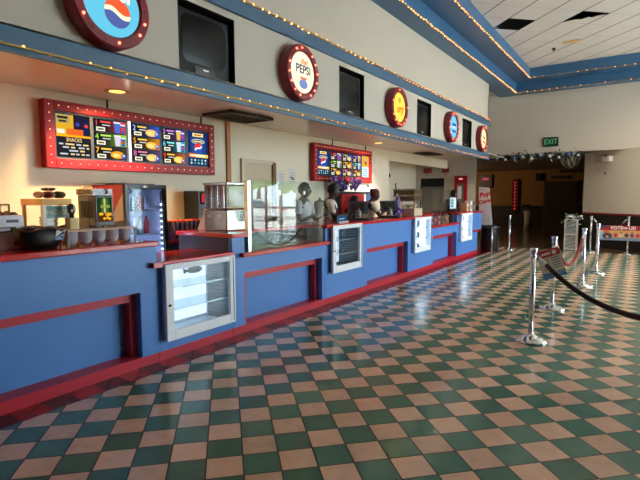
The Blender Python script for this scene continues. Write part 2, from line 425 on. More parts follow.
# back-wall trim and door
mb = MB(); mb.box(XB, XB + .03, 5.28, 5.36, 0, SZ, mat('orange_wood_strip', (178, 112, 52), .5)); struct('trim_5', mb, label='narrow orange wooden strip on the back wall')
mb = MB(); tan = mat('tan_door', (204, 184, 150), .5); cas = mat('cream_casing', (214, 198, 168), .5)
mb.box(XB, XB + .015, 5.66, 6.34, 0, 2.02, tan); mb.box(XB, XB + .04, 5.59, 5.66, 0, 2.09, cas); mb.box(XB, XB + .04, 5.66, 6.4, 2.02, 2.09, cas)
mb.box(XB, XB + .05, 6.34, 6.42, 0, 2.06, mat('brown_jamb', (138, 92, 48), .5)); d1 = struct('door_1', mb)
mb = MB(); mb.ball((XB + .07, 5.74, 1.0), .03, brass); mb.build('door_knob', d1)

# ------------------------------------------------------------------ soffit and ceiling fittings
def downlight(y, label, x=-4.76, power=60, col=(1, .68, .33)):
    t = thing('recessed_downlight', label, 'ceiling light', (x, y, SZ), 'recessed lights in the soffit')
    m = MB(); m.lathe([(.085, 0), (.115, -.006), (.13, -.004), (.13, 0)], brass, 20, Matrix.Translation((x, y, SZ))); m.build('trim_ring', t)
    m = MB(); m.lathe([(0, -.004), (.085, -.003)], emat((255, 190, 96), 1.5), 16, Matrix.Translation((x, y, SZ))); m.build('lamp', t)
    l = bpy.data.lights.new('downlight_beam', 'SPOT'); l.energy = power; l.color = col; l.spot_size = 1.9; l.spot_blend = 1.0; l.shadow_soft_size = .1
    o = bpy.data.objects.new('downlight_beam', l); COL.objects.link(o); o.parent = t; o.location = (0, 0, -.03); o.rotation_euler = (0, .40, 0)
    return t
downlight(3.14, 'glowing amber downlight in the soffit above the left menu board', power=300, col=(1, .66, .3))
downlight(0.9, 'amber soffit downlight left of the left menu board', power=430, col=(1, .58, .22))
downlight(-1.2, 'unseen amber downlight added beyond the left edge to brighten the soffit', power=430, col=(1, .58, .22))  # unseen lamp added for more bounce light on the soffit
downlight(9.27, 'round downlight in the soffit right of the right menu board', power=230, col=(1, .9, .74))
downlight(14.3, 'small round downlight near the far end of the soffit', x=-4.0, power=60, col=(1, .9, .74))

def vent(x0, x1, y0, y1, label, drop):
    t = thing('ceiling_vent', label, 'vent', ((x0 + x1) / 2, (y0 + y1) / 2, SZ))
    m = MB(); m.box(x0, x1, y0, y1, SZ - .006, SZ, matte_black); m.build('opening', t)  # black sheet stands for the dark inside the open vent
    fr = mat('vent_frame_brown', (74, 54, 38), .5, .4); m = MB()
    d = .03
    for a in ((x0, x1, y0, y0 + .04), (x0, x1, y1 - .04, y1), (x0, x0 + .04, y0, y1), (x1 - .04, x1, y0, y1)): m.box(a[0], a[1], a[2], a[3], SZ - .02 - drop, SZ - .006, fr)
    m.build('frame', t)
    m = MB()
    for k in range(6):
        y = y0 + (y1 - y0) * (k + 1) / 7; m.box(x0 + .04, x1 - .04, y - .012, y + .012, SZ - .018, SZ - .007, fr)
    m.build('grille', t)
vent(-5.05, -4.5, 4.6, 5.45, 'dark open ceiling vent in the soffit between the menu boards', .02)
vent(-5.08, -4.62, 11.85, 12.8, 'dark ceiling vent in the soffit near its far end', 0)

bulb_e = emat((255, 150, 70), 5.0)
bulb_me = None
def rope_light(pts0, pts1, n, label, r=.011, base=brass, big=.010):
    global bulb_me
    a, b = Vector(pts0), Vector(pts1)
    t = thing('rope_light', label, 'rope light', tuple(a), 'strings of small lights along the blue trim')
    m = MB(); k = 24
    m.tube([a + (b - a) * i / k + Vector((0, 0, .004 * math.sin(i * 1.7))) for i in range(k + 1)], r, base, 6); m.build('channel', t)
    off = Vector((0, 0, 0))
    for i in range(n):
        p = a + (b - a) * ((i + .5) / n)
        if bulb_me is None:
            m = MB(); m.ball((0, 0, 0), 1.0, bulb_e, 8, 6); o = m.build('bulb'); bulb_me = o.data; o.parent = t; ORG[o.name] = Vector()
        else:
            o = bpy.data.objects.new('bulb', bulb_me); COL.objects.link(o); o.parent = t
        o.location = p - a + Vector((random.uniform(-.004, .004), random.uniform(-.02, .02), random.uniform(-.006, .006)))
        o.scale = (big, big, big)
    return t
rope_light((-3.508, .6, 2.488), (-3.508, 13.34, 2.488), 80, 'string of small lights along the lower blue soffit band')
rope_light((-3.508, 2.6, 3.497), (-3.508, 13.34, 3.497), 84, 'string of small lights on top of the upper blue band', big=.012)
rope_light((-3.188, 5.8, 4.425), (-3.188, 14.8, 4.425), 88, 'string of small lights on the lower cornice edge above the counter', r=.008, big=.012)
rope_light((-2.738, 7, 4.685), (-2.738, 14.3, 4.685), 72, 'string of small lights on the upper cornice edge above the counter', r=.008, big=.012)
rope_light((-3.18, 14.79, 4.425), (1.0, 14.79, 4.425), 22, 'string of small lights on the lower cornice edge over the exit sign', r=.009, big=.011)
rope_light((-2.73, 14.29, 4.685), (1.0, 14.29, 4.685), 18, 'string of small lights on the upper cornice edge over the exit sign', r=.009, big=.011)

# ------------------------------------------------------------------ televisions
tv_screen = mat('crt_glass', (13, 14, 15), 0.25, var=0.05, spec=.2)
tv_body = mat('tv_black', (9, 9, 10), 0.45, var=.08, spec=.2)
TVL = ['black box television in the fascia niche nearest the camera, left of the white disc sign',
       'black box television in the fascia niche between the white and yellow disc signs',
       'black box television in the fascia niche between the yellow and blue disc signs',
       'black box television in the fascia niche farthest from the camera']
for (a, b), lab in zip(TVS, TVL):
    c = (a + b) / 2 - .012; x1 = XF - .04; hw = (b - a) / 2 - .03
    t = thing('television', lab, 'television', (x1 - .2, c, ZT0), 'televisions in the fascia niches')
    m = MB(); m.box(x1 - .12, x1, c - hw, c + hw, ZT0 + .004, ZT1 - .05, tv_body)
    m.prism([(x1 - .12, c - hw + .02, ZT0 + .02), (x1 - .12, c + hw - .02, ZT0 + .02), (x1 - .12, c + hw - .02, ZT1 - .07), (x1 - .12, c - hw + .02, ZT1 - .07)], (-.3, 0, 0), tv_body)
    m.build('body', t, .012)
    # bulged screen
    m = MB(); nv = 10; vs = []; fs = []
    for j in range(nv + 1):
        for i in range(nv + 1):
            u, w = i / nv * 2 - 1, j / nv * 2 - 1
            uu = u * (1 - .03 * w * w); ww = w * (1 - .04 * u * u)
            vs.append((x1 + .003 + .03 * (1 - u * u * .6 - w * w * .4) - .008, c + uu * (hw - .05), (ZT0 + .1 + ZT1 - .09) / 2 + ww * (ZT1 - .09 - ZT0 - .1) / 2))
    for j in range(nv):
        for i in range(nv): k = j * (nv + 1) + i; fs.append((k, k + 1, k + nv + 2, k + nv + 1))
    m.add(vs, fs, tv_screen, True); m.build('screen', t)
    m = MB(); m.box(x1 + .001, x1 + .012, c - .13, c + .13, ZT0 + .012, ZT0 + .075, mat('tv_flap', (38, 38, 42), .25)); m.build('control_flap', t)
    m = MB(); m.box(x1 + .012, x1 + .014, c - .035, c + .035, ZT0 + .052, ZT0 + .064, mat('silver_badge', (200, 200, 205), .3, .8)); m.build('badge', t)

# ------------------------------------------------------------------ round illuminated signs
XS = -3.43
def roundsign(y, z, label, face, art, R=.325, r=.238):
    t = thing('round_sign', label, 'sign', (XF, y, z), 'round lit signs along the fascia')
    M = Matrix.Translation((XF, y, z)) @ Matrix.Rotation(PI / 2, 4, 'Y')   # local z -> +X
    d = XS - XF
    m = MB(); m.lathe([(R, 0), (R, d - .012), (R - .012, d), (r + .012, d), (r, d - .012), (r, d - .03)], maroon, 48, M, False); m.build('rim', t)
    m = MB(); m.lathe([(0, d - .014), (r * .6, d - .016), (r + .002, d - .022)], face, 48, M); 
    art(m, XS - .006, y, z); m.build('lit_face', t)
    for k in range(16):
        a = 2 * PI * (k + .3) / 16; rr = (R + r) / 2
        lit = random.random() < .7
        m = MB(); m.ball((XS + .004, y + rr * math.cos(a), z + rr * math.sin(a)), .011 if lit else .008, emat((255, 96, 70), 4.5) if lit else mat('unlit_bulb', (150, 60, 60), .3), 8, 6); m.build('bulb', t)
    return t
def globe(m, X, y, z, r, top, mid, low, w=0.0):
    # ball emblem: two colour fields and a wavy band
    n = 36
    def pt(a, b): 
        ca, sa = math.cos(w), math.sin(w); return (X, y + (a * ca - b * sa) * r, z + (a * sa + b * ca) * r)
    def wave(a, o): return o + .17 * math.sin(a * PI * .95)
    for (lo, hi, c) in ((None, -.16, low), (-.16, .16, mid), (.16, None, top)):
        for i in range(n):
            a0, a1 = -1 + 2 * i / n, -1 + 2 * (i + 1) / n
            q = []
            for a in (a0, a1):
                e = math.sqrt(max(0, 1 - a * a))
                l = -e if lo is None else max(-e, min(e, -wave(a, -lo) if False else wave(-a, lo)))
                h = e if hi is None else max(-e, min(e, wave(-a, hi)))
                q.append((a, l, h))
            if q[0][2] - q[0][1] < 1e-4 and q[1][2] - q[1][1] < 1e-4: continue
            m.poly([pt(q[0][0], q[0][1]), pt(q[1][0], q[1][1]), pt(q[1][0], q[1][2]), pt(q[0][0], q[0][2])], c)
def art1(m, X, y, z):
    globe(m, X, y + .035, z - .055, .112, emat((236, 96, 54), 1.0), emat((255, 244, 205), 1.05), emat((88, 104, 172), .9), -.08)
    m.text('PEPSI', .16, emat((244, 250, 255), 1.3), onX(X + .0005, y + .005, z + .10, -.08), sx=.82, bold=.006)
def art2(m, X, y, z):
    m.text('PEPSI', .135, emat((74, 92, 118), .8), onX(X, y, z + .03), sx=1.0, bold=.004)
    m.text('diet', .1, emat((222, 150, 96), 1.0), onX(X, y + .01, z + .125), shear=.3, bold=.003)
    ro = emat((240, 120, 84), 1.0)
    n = 14; pts = [(X, y - .075 + .15 * i / n, z - .055) for i in range(n + 1)] + [(X, y + .075 - .15 * i / n, z - .06 - .045 * math.sin(PI * i / n)) for i in range(1, n)]
    m.poly(pts, ro)
    bl = emat((122, 150, 206), .95); n = 24
    m.poly([(X, y + .085 * math.cos(2 * PI * i / n), z - .135 + .055 * math.sin(2 * PI * i / n)) for i in range(n)], bl)
def art3(m, X, y, z):
    m.text('ory', .18, emat((236, 110, 40), 1.0), onX(X, y, z - .03, .08), shear=.3, bold=.006)
    m.poly([(X, y + .05 * math.cos(2 * PI * i / 16) - .02, z + .11 + .05 * math.sin(2 * PI * i / 16)) for i in range(16)], emat((226, 196, 70), .8))
def art4(m, X, y, z):
    m.poly([(X, y - .12, z + .02), (X, y + .12, z + .02), (X, y + .12, z + .07), (X, y - .12, z + .07)], emat((56, 96, 176), .8))
    m.poly([(X, y - .1, z - .03), (X, y + .1, z - .03), (X, y + .1, z + .0), (X, y - .1, z + .0)], emat((230, 240, 215), 1.1))
    m.poly([(X, y - .12, z - .12), (X, y + .12, z - .12), (X, y + .12, z - .07), (X, y - .12, z - .07)], emat((70, 120, 200), .8))
def art5(m, X, y, z):
    m.poly([(X, y - .1, z + .02), (X, y + .1, z - .04), (X, y + .1, z + .02), (X, y - .1, z + .09)], emat((170, 150, 60), .8))
    m.poly([(X, y - .1, z - .1), (X, y + .1, z - .13), (X, y + .1, z - .08), (X, y - .1, z - .05)], emat((200, 110, 70), .8))
roundsign(2.265, 2.955, 'round maroon sign with a lit cyan face and ball emblem, cut by the photo top', emat((100, 196, 226), 1.0), art1)
roundsign(4.735, 2.955, 'round maroon sign with a lit cream face and slanted blue lettering', emat((255, 244, 205), 1.15), art2)
roundsign(7.46, 2.955, 'round maroon sign with a lit yellow face and orange script', emat((255, 226, 92), 1.05), art3)
roundsign(10.19, 2.955, 'round maroon sign with a lit light blue face', emat((120, 196, 255), 1.1), art4)
roundsign(12.50, 2.93, 'round maroon sign with a lit pale yellow face at the far fascia end', emat((255, 240, 180), 1.1), art5)

# ------------------------------------------------------------------ menu boards
def rect(m, X, y0, y1, z0, z1, r, c, st=1.0):
    # r: (u0, v0, u1, v1), v from the top
    a = y0 + (y1 - y0) * r[0]; b = y0 + (y1 - y0) * r[2]; t = z1 - (z1 - z0) * r[1]; d = z1 - (z1 - z0) * r[3]
    m.poly([(X, a, d), (X, b, d), (X, b, t), (X, a, t)], emat(c, st))
def blob(m, X, y0, y1, z0, z1, u, v, ru, rv, c, st=1.0):
    n = 14; cy = y0 + (y1 - y0) * u; cz = z1 - (z1 - z0) * v
    m.poly([(X, cy + (y1 - y0) * ru * math.cos(2 * PI * i / n), cz + (z1 - z0) * rv * math.sin(2 * PI * i / n)) for i in range(n)], emat(c, st))
def cup(m, X, B, u, v0, v1, w, c, lid=(240, 240, 245)):
    y0, y1, z0, z1 = B
    P = lambda uu, vv: (X, y0 + (y1 - y0) * uu, z1 - (z1 - z0) * vv)
    m.poly([P(u - w * .35, v1), P(u + w * .35, v1), P(u + w * .5, v0), P(u - w * .5, v0)], emat(c, 1.0))
    rect(m, X + .0006, *B, (u - w * .55, v0 - .02, u + w * .55, v0 + .015), lid, 1.0)
def row_combo(m, X, B, v0, v1, num, ncol, bg, sp, item, tcol=(255, 210, 90)):
    h = v1 - v0; y0, y1, z0, z1 = B
    rect(m, X, *B, (.0, v0, 1, v1), (34, 34, 40), .8)
    n = 6
    for i in range(n):                       # soft coloured burst, brighter to the right
        f = (i + 1) / n; c = tuple(int(34 + (q - 34) * f) for q in bg)
        rect(m, X + .0003, *B, (.38 + .1 * i, v0 + .01, .49 + .1 * i if i < n - 1 else 1, v1 - .01), c, .95)
    P = lambda u, v: onX(X + .0012, y0 + (y1 - y0) * u, z1 - (z1 - z0) * v)
    m.text(num, (z1 - z0) * h * .62, emat(ncol, 1.2), P(.09, v0 + h * .34))
    rect(m, X + .0009, *B, (.2, v0 + h * .14, .52, v0 + h * .27), tcol, 1.0)
    rect(m, X + .0009, *B, (.26, v0 + h * .40, .5, v0 + h * .48), (220, 220, 225), .9)
    rect(m, X + .0009, *B, (.08, v0 + h * .62, .34, v0 + h * .92), (245, 240, 214), 1.1)
    rect(m, X + .0012, *B, (.12, v0 + h * .7, .3, v0 + h * .84), (120, 110, 90), .8)
    if item == 'cup':
        cup(m, X + .0012, B, .72, v0 + h * .16, v0 + h * .95, .2, sp); cup(m, X + .0016, B, .9, v0 + h * .3, v0 + h * .95, .14, (60, 90, 180))
        blob(m, X + .0022, *B, .88, v0 + h * .62, .05, h * .12, (220, 60, 60))
    else:
        blob(m, X + .0012, *B, .7, v0 + h * .62, .22, h * .3, sp); blob(m, X + .0016, *B, .66, v0 + h * .66, .12, h * .16, (250, 226, 130))
        blob(m, X + .002, *B, .9, v0 + h * .7, .07, h * .2, (60, 90, 190)); blob(m, X + .0024, *B, .9, v0 + h * .66, .03, h * .08, (235, 235, 240))
def scr_snacks(m, X, B):
    y0, y1, z0, z1 = B
    rect(m, X, *B, (0, 0, 1, 1), (36, 38, 44), .9); rect(m, X + .0004, *B, (0, .02, .5, .5), (226, 172, 40), .95); rect(m, X + .0008, *B, (.0, .02, .4, .22), (196, 178, 110), .8)
    rect(m, X + .0004, *B, (.5, .06, .96, .44), (44, 32, 60), .8); rect(m, X + .0008, *B, (.8, .14, .94, .44), (30, 40, 90), .9)
    blob(m, X + .0012, *B, .88, .24, .06, .04, (230, 70, 60)); blob(m, X + .0014, *B, .62, .22, .06, .05, (60, 70, 170))
    rect(m, X + .0009, *B, (.02, .36, .24, .46), (240, 236, 205), 1.0); rect(m, X + .0009, *B, (.3, .34, .78, .48), (232, 104, 40), 1.0)
    rect(m, X + .0006, *B, (0, .48, 1, .53), (250, 170, 30), 1.1)
    rect(m, X + .001, *B, (.04, .06, .34, .12), (60, 56, 40), .6); rect(m, X + .001, *B, (.08, .15, .3, .2), (80, 70, 44), .6)
    m.text('SNACKS', (z1 - z0) * .125, emat((255, 214, 150), 1.25), onX(X + .0014, (y0 + y1) / 2, z1 - (z1 - z0) * .60), sx=.82)
    for v, items in ((.70, ((.06, .18), (.24, .5), (.56, .7), (.76, .92))), (.775, ((.16, .34), (.4, .52), (.62, .8), (.86, .94))), (.85, ((.34, .6), (.66, .8))), (.93, ((.08, .3), (.38, .5), (.54, .64), (.7, .8), (.84, .94)))):
        for k, (a, b) in enumerate(items): rect(m, X + .0012, *B, (a, v - .018, b, v + .018), (205, 205, 215) if k % 2 == 0 else (245, 214, 150), 1.0)
def scr_combo(nums):
    def f(m, X, B):
        for k, (num, nc, bg, sp, it, tc) in enumerate(nums): row_combo(m, X, B, k / 3 + .005, (k + 1) / 3 - .005, num, nc, bg, sp, it, tc)
    return f
def scr_drink(m, X, B):
    y0, y1, z0, z1 = B
    rect(m, X, *B, (0, 0, 1, 1), (26, 48, 104), .9)
    for i in range(5): rect(m, X + .0003, *B, (.1 + .08 * i, .16 + .02 * i, .9 - .08 * i, .66), (34 + 9 * i, 64 + 14 * i, 130 + 16 * i), .9)
    rect(m, X + .002, *B, (.22, .04, .76, .14), (250, 226, 150), 1.1); rect(m, X + .0026, *B, (.3, .065, .68, .115), (190, 120, 40), .9)
    blob(m, X + .002, *B, .5, .28, .34, .075, (224, 216, 180)); blob(m, X + .0026, *B, .5, .28, .3, .055, (60, 60, 70)); rect(m, X + .003, *B, (.28, .26, .72, .3), (226, 220, 190), 1.0)
    globe(m, X + .003, y0 + (y1 - y0) * .5, z1 - (z1 - z0) * .48, (y1 - y0) * .2, emat((222, 52, 62), 1.05), emat((250, 250, 250), 1.1), emat((46, 82, 180), 1.0), .5)
    rect(m, X + .002, *B, (0, .64, .36, .76), (232, 110, 50), 1.0); rect(m, X + .002, *B, (.36, .66, 1, .76), (246, 208, 96), 1.0); rect(m, X + .0026, *B, (.08, .68, .84, .73), (255, 244, 205), 1.1)
    for r_ in range(2):
        for c_ in range(5): blob(m, X + .002, *B, .14 + .18 * c_, .84 + .09 * r_, .05, .032, ((120, 200, 180), (214, 226, 205), (80, 160, 120))[(r_ + c_) % 3], .95)
def scr_side(m, X, B):
    rect(m, X, *B, (0, 0, 1, .5), (232, 178, 62), 1.0); rect(m, X, *B, (0, .5, 1, 1), (206, 232, 240), 1.15)
    blob(m, X + .001, *B, .55, .26, .2, .16, (196, 96, 92), .9); blob(m, X + .0016, *B, .55, .18, .12, .06, (240, 210, 180), .9)
    for v in (.6, .7, .8, .9): rect(m, X + .001, *B, (.15, v, .75, v + .025), (120, 160, 180), .9)
Y_ = (255, 206, 70)
C147 = scr_combo([('1', (236, 70, 70), (204, 60, 66), (74, 110, 200), 'cup', (236, 80, 80)), ('4', (150, 220, 60), (140, 210, 40), (214, 206, 228), 'cup', (190, 230, 90)), ('7', (255, 190, 40), (70, 60, 50), (246, 160, 40), 'food', Y_)])
C258 = scr_combo([('2', (150, 190, 255), (50, 86, 190), (238, 190, 110), 'food', (240, 196, 90)), ('5', (240, 150, 40), (206, 128, 34), (250, 190, 70), 'food', Y_), ('8', (226, 110, 170), (90, 70, 110), (240, 200, 130), 'food', (230, 130, 160))])
C369 = scr_combo([('3', (196, 120, 220), (120, 60, 160), (226, 190, 90), 'cup', (206, 130, 226)), ('6', (90, 220, 226), (34, 176, 190), (200, 226, 240), 'cup', (140, 236, 236)), ('9', (240, 60, 50), (190, 90, 50), (250, 206, 90), 'food', (250, 190, 70))])
def menu_board(y0, y1, z0, z1, screens, arts, label, tube=None):
    X0, X1 = XB + .01, -5.18
    t = thing('menu_board', label, 'menu board', (X0, y0, z0), 'lit menu boards on the back wall')
    b = .105
    m = MB(); m.box(X0, X1, y0, y0 + b, z0, z1, sign_red); m.box(X0, X1, y1 - b, y1, z0, z1, sign_red); m.box(X0, X1, y0 + b, y1 - b, z1 - b, z1, sign_red); m.box(X0, X1, y0 + b, y1 - b, z0, z0 + b, sign_red)
    m.build('frame', t, .006)
    m = MB(); m.box(X0, X1 - .03, y0 + b, y1 - b, z0 + b, z1 - b, black); m.build('backing', t)
    for (a, c), art in zip(screens, arts):
        m = MB(); art(m, X1 - .027, (a, c, z0 + b + .02, z1 - b - .02)); m.build('screen', t)
    if tube:
        m = MB(); m.tube([(X1 - .018, tube, z0 + b + .01), (X1 - .018, tube, z1 - b - .01)], .012, emat((255, 250, 240), 2.5), 8); m.build('light_tube', t)
    n = 22; h = b / 2
    pos = [(y0 + h + (y1 - y0 - b) * i / n, z) for i in range(n + 1) for z in (z0 + h, z1 - h)] + [(y, z0 + h + (z1 - z0 - b) * i / 7) for i in range(1, 7) for y in (y0 + h, y1 - h)]
    for (y, z) in pos:
        o = bpy.data.objects.new('bulb', SMALL['me']); COL.objects.link(o); o.parent = t; o.location = Vector((X1 + .002, y, z)) - Vector((X0, y0, z0)); o.scale = (.0055, .0055, .0055)
    m = MB()
    for y in (y0 + (y1 - y0) * .32, y1 - .18): m.tube([(X0 + .04, y, z1 - .001), (X0 + .04, y, SZ)], .012, black, 6)
    m.build('hanger', t)
    return t
SMALL = {}
m = MB(); m.ball((0, 0, 0), 1, emat((255, 176, 130), 2.2), 6, 4); o = m.build('bulb'); SMALL['me'] = o.data; bpy.data.objects.remove(o)
menu_board(2.57, 4.94, 1.80, 2.51, [(2.70, 3.08), (3.12, 3.53), (3.61, 4.01), (4.05, 4.42), (4.48, 4.83)], [scr_snacks, C147, C258, C369, scr_drink], 'red framed menu board on the left, with a yellow snacks panel', tube=3.572)
menu_board(7.47, 9.77, 1.785, 2.50, [(7.60, 8.02), (8.07, 8.48), (8.53, 8.91), (8.96, 9.30), (9.35, 9.66)], [scr_drink, C147, C258, C369, scr_side], 'red framed menu board on the right, above the purple flowers')

# ------------------------------------------------------------------ counter
XK, XI = -3.572, -3.74
def wall_cells(m, x0, x1, y0, y1, z0, z1, holes, mt):
    ys = sorted({y0, y1} | {min(max(v, y0), y1) for h in holes for v in h[:2]}); zs = sorted({z0, z1} | {min(max(v, z0), z1) for h in holes for v in h[2:4]})
    for a, b in zip(ys, ys[1:]):
        run = None
        for c, d in zip(zs, zs[1:]):
            cy, cz = (a + b) / 2, (c + d) / 2
            if any(h[0] < cy < h[1] and h[2] < cz < h[3] for h in holes): continue
            m.box(x0, x1, a, b, c, d, mt)
def counter(y0, y1, top, label, recess=None, cases=(), back=-4.2, slab=None, slab_y=None, ledge=False, front=-3.525):
    t = thing('counter_unit', label, 'counter', (XF, y0, 0), 'blue counter units with red tops')
    th = .045
    m = MB(); holes = list(cases) + ([recess] if recess else [])
    wall_cells(m, XI, XF, y0, y1, .09, top - th, holes, blue); wall_cells(m, back, XI, y0, y1, .09, top - th, list(cases), blue)
    m.build('body', t)
    m = MB(); m.box(back, XK, y0, y1, 0, .09, red_kick); m.build('base', t)
    if recess:
        a, b, c, d = recess; m = MB()
        m.box(XI + .001, XI + .095, a + .05, b - .05, d - .085, d, red_trim); m.box(XI + .001, XI + .095, a + .001, a + .05, c, d, red_trim); m.box(XI + .001, XI + .095, b - .05, b - .001, c, d, red_trim)
        m.build('recess_trim', t)
    sy = slab_y or (y0, y1)
    m = MB(); m.box(back, front, sy[0], sy[1], top - th, top, red_top); m.build('worktop', t, .008)
    return t
HZ = .665
counter(-2.0, 2.67, 1.10, 'long blue counter unit at the left, holding the nacho warmer', recess=(.2, 2.49, .09, HZ), back=-4.42)
C1 = (2.712, 3.56, .193, .863)
t = counter(2.674, 3.604, .912, 'low blue counter unit around the display case nearest the camera', cases=[C1], back=-4.2, front=-3.526)
m = MB(); m.box(-3.555, -3.505, 2.595, 2.69, .867, .912, red_top)
m.build('worktop_nose', t)
# counter unit with the glass guard well
RC2 = (3.785, 5.30, .09, HZ)
t = thing('counter_unit', 'blue counter unit with a low red ledge behind three tall glass panes', 'counter', (XF, 3.61, 0), 'blue counter units with red tops')
m = MB()
wall_cells(m, XI, XF, 3.61, 5.37, .09, .84, [RC2], blue); wall_cells(m, -4.4, XI, 3.64, 5.37, .09, .84, [], blue)
m.box(-3.62, XF, 3.61, 3.785, .84, 1.055, blue); m.box(-4.4, -3.62, 3.64, 3.785, .84, 1.055, blue); m.build('body', t)
m = MB(); m.box(-4.4, XI, 3.606, 3.64, .09, 1.055, shaded_purple); m.box(XI, -3.62, 3.606, 3.61, .09, 1.055, shaded_purple); m.build('end_panel', t)
m = MB(); m.box(-4.4, XK, 3.61, 5.37, 0, .09, red_kick); m.build('base', t)
m = MB(); a, b = RC2[0], RC2[1]
m.box(XI + .001, XI + .095, a + .025, b - .05, HZ - .085, HZ - .001, red_trim); m.box(XI + .001, XF - .004, a + .001, a + .024, .091, HZ - .001, red_trim); m.box(XI + .001, XI + .095, b - .05, b - .001, .091, HZ - .001, red_trim); m.build('recess_trim', t)
m = MB(); m.box(-3.86, XF, 3.787, 5.368, .84, .885, red_top); m.box(XF + .0015, -3.495, 3.715, 5.41, .84, .885, red_top); m.build('ledge', t, .006)
m = MB(); m.box(-4.42, -3.525, 3.58, 3.83, 1.055, 1.10, red_top); m.box(-4.42, -3.86, 3.83, 5.368, 1.055, 1.10, red_top); m.build('worktop', t, .006)
m = MB(); m.box(-4.4, -3.86, 3.787, 5.368, .84, 1.055, mat('dark_teal_steel', (52, 62, 64), .18, .7)); m.build('well_back', t)
# long unit with two lit cases
C2, C3, C4 = (5.478, 6.272, .437, 1.052), (8.305, 9.085, .435, 1.052), (11.02, 11.86, .425, 1.052)
counter(5.374, 9.2, 1.10, 'long blue counter unit under the cash registers, with two display cases', recess=(6.56, 8.13, .09, HZ), cases=[C2, C3], back=-4.2)
# candy ledge unit
RC5 = (9.39, 10.87, .09, HZ)
t = thing('counter_unit', 'blue counter unit with a low red ledge full of candy boxes', 'counter', (XF, 9.204, 0), 'blue counter units with red tops')
m = MB(); wall_cells(m, XI, XF, 9.204, 10.9, .09, .84, [RC5], blue); m.box(-4.2, XI, 9.204, 10.9, .09, .84, blue); m.build('body', t)
m = MB(); m.box(-4.2, XK, 9.204, 10.9, 0, .09, red_kick); m.build('base', t)
m = MB(); a, b = RC5[0], RC5[1]
m.box(XI + .001, XI + .095, a + .05, b - .05, HZ - .085, HZ - .001, red_trim); m.box(XI + .001, XI + .095, a + .001, a + .05, .091, HZ - .001, red_trim); m.box(XI + .001, XI + .095, b - .05, b - .001, .091, HZ - .001, red_trim); m.build('recess_trim', t)
m = MB(); m.box(-4.0, -3.50, 9.206, 10.898, .84, .885, red_top); m.build('ledge', t, .006)
m = MB(); m.box(-4.22, -4.0, 9.206, 10.898, .84, 1.10, red_top); m.build('back_shelf', t)
# end unit, stepped at its far end
t = thing('counter_unit', 'stepped blue counter unit at the far end, beside the black bin', 'counter', (XF, 10.904, 0), 'blue counter units with red tops')
m = MB(); wall_cells(m, -4.2, XF, 10.904, 12.9, .62, 1.055, [C4], blue); wall_cells(m, -4.2, XF, 10.904, 12.55, .09, .575, [C4], blue); wall_cells(m, -4.2, XF, 10.904, 11.95, .575, .62, [C4], blue); m.build('body', t)
m = MB(); m.box(-4.2, -3.53, 11.95, 12.72, .575, .62, red_top); m.build('step_strip', t)
m = MB(); m.box(-4.2, XK, 10.904, 12.6, 0, .09, red_kick); m.build('base', t)
m = MB(); m.box(-4.2, -3.525, 10.904, 12.96, 1.055, 1.10, red_top); m.build('worktop', t, .008)

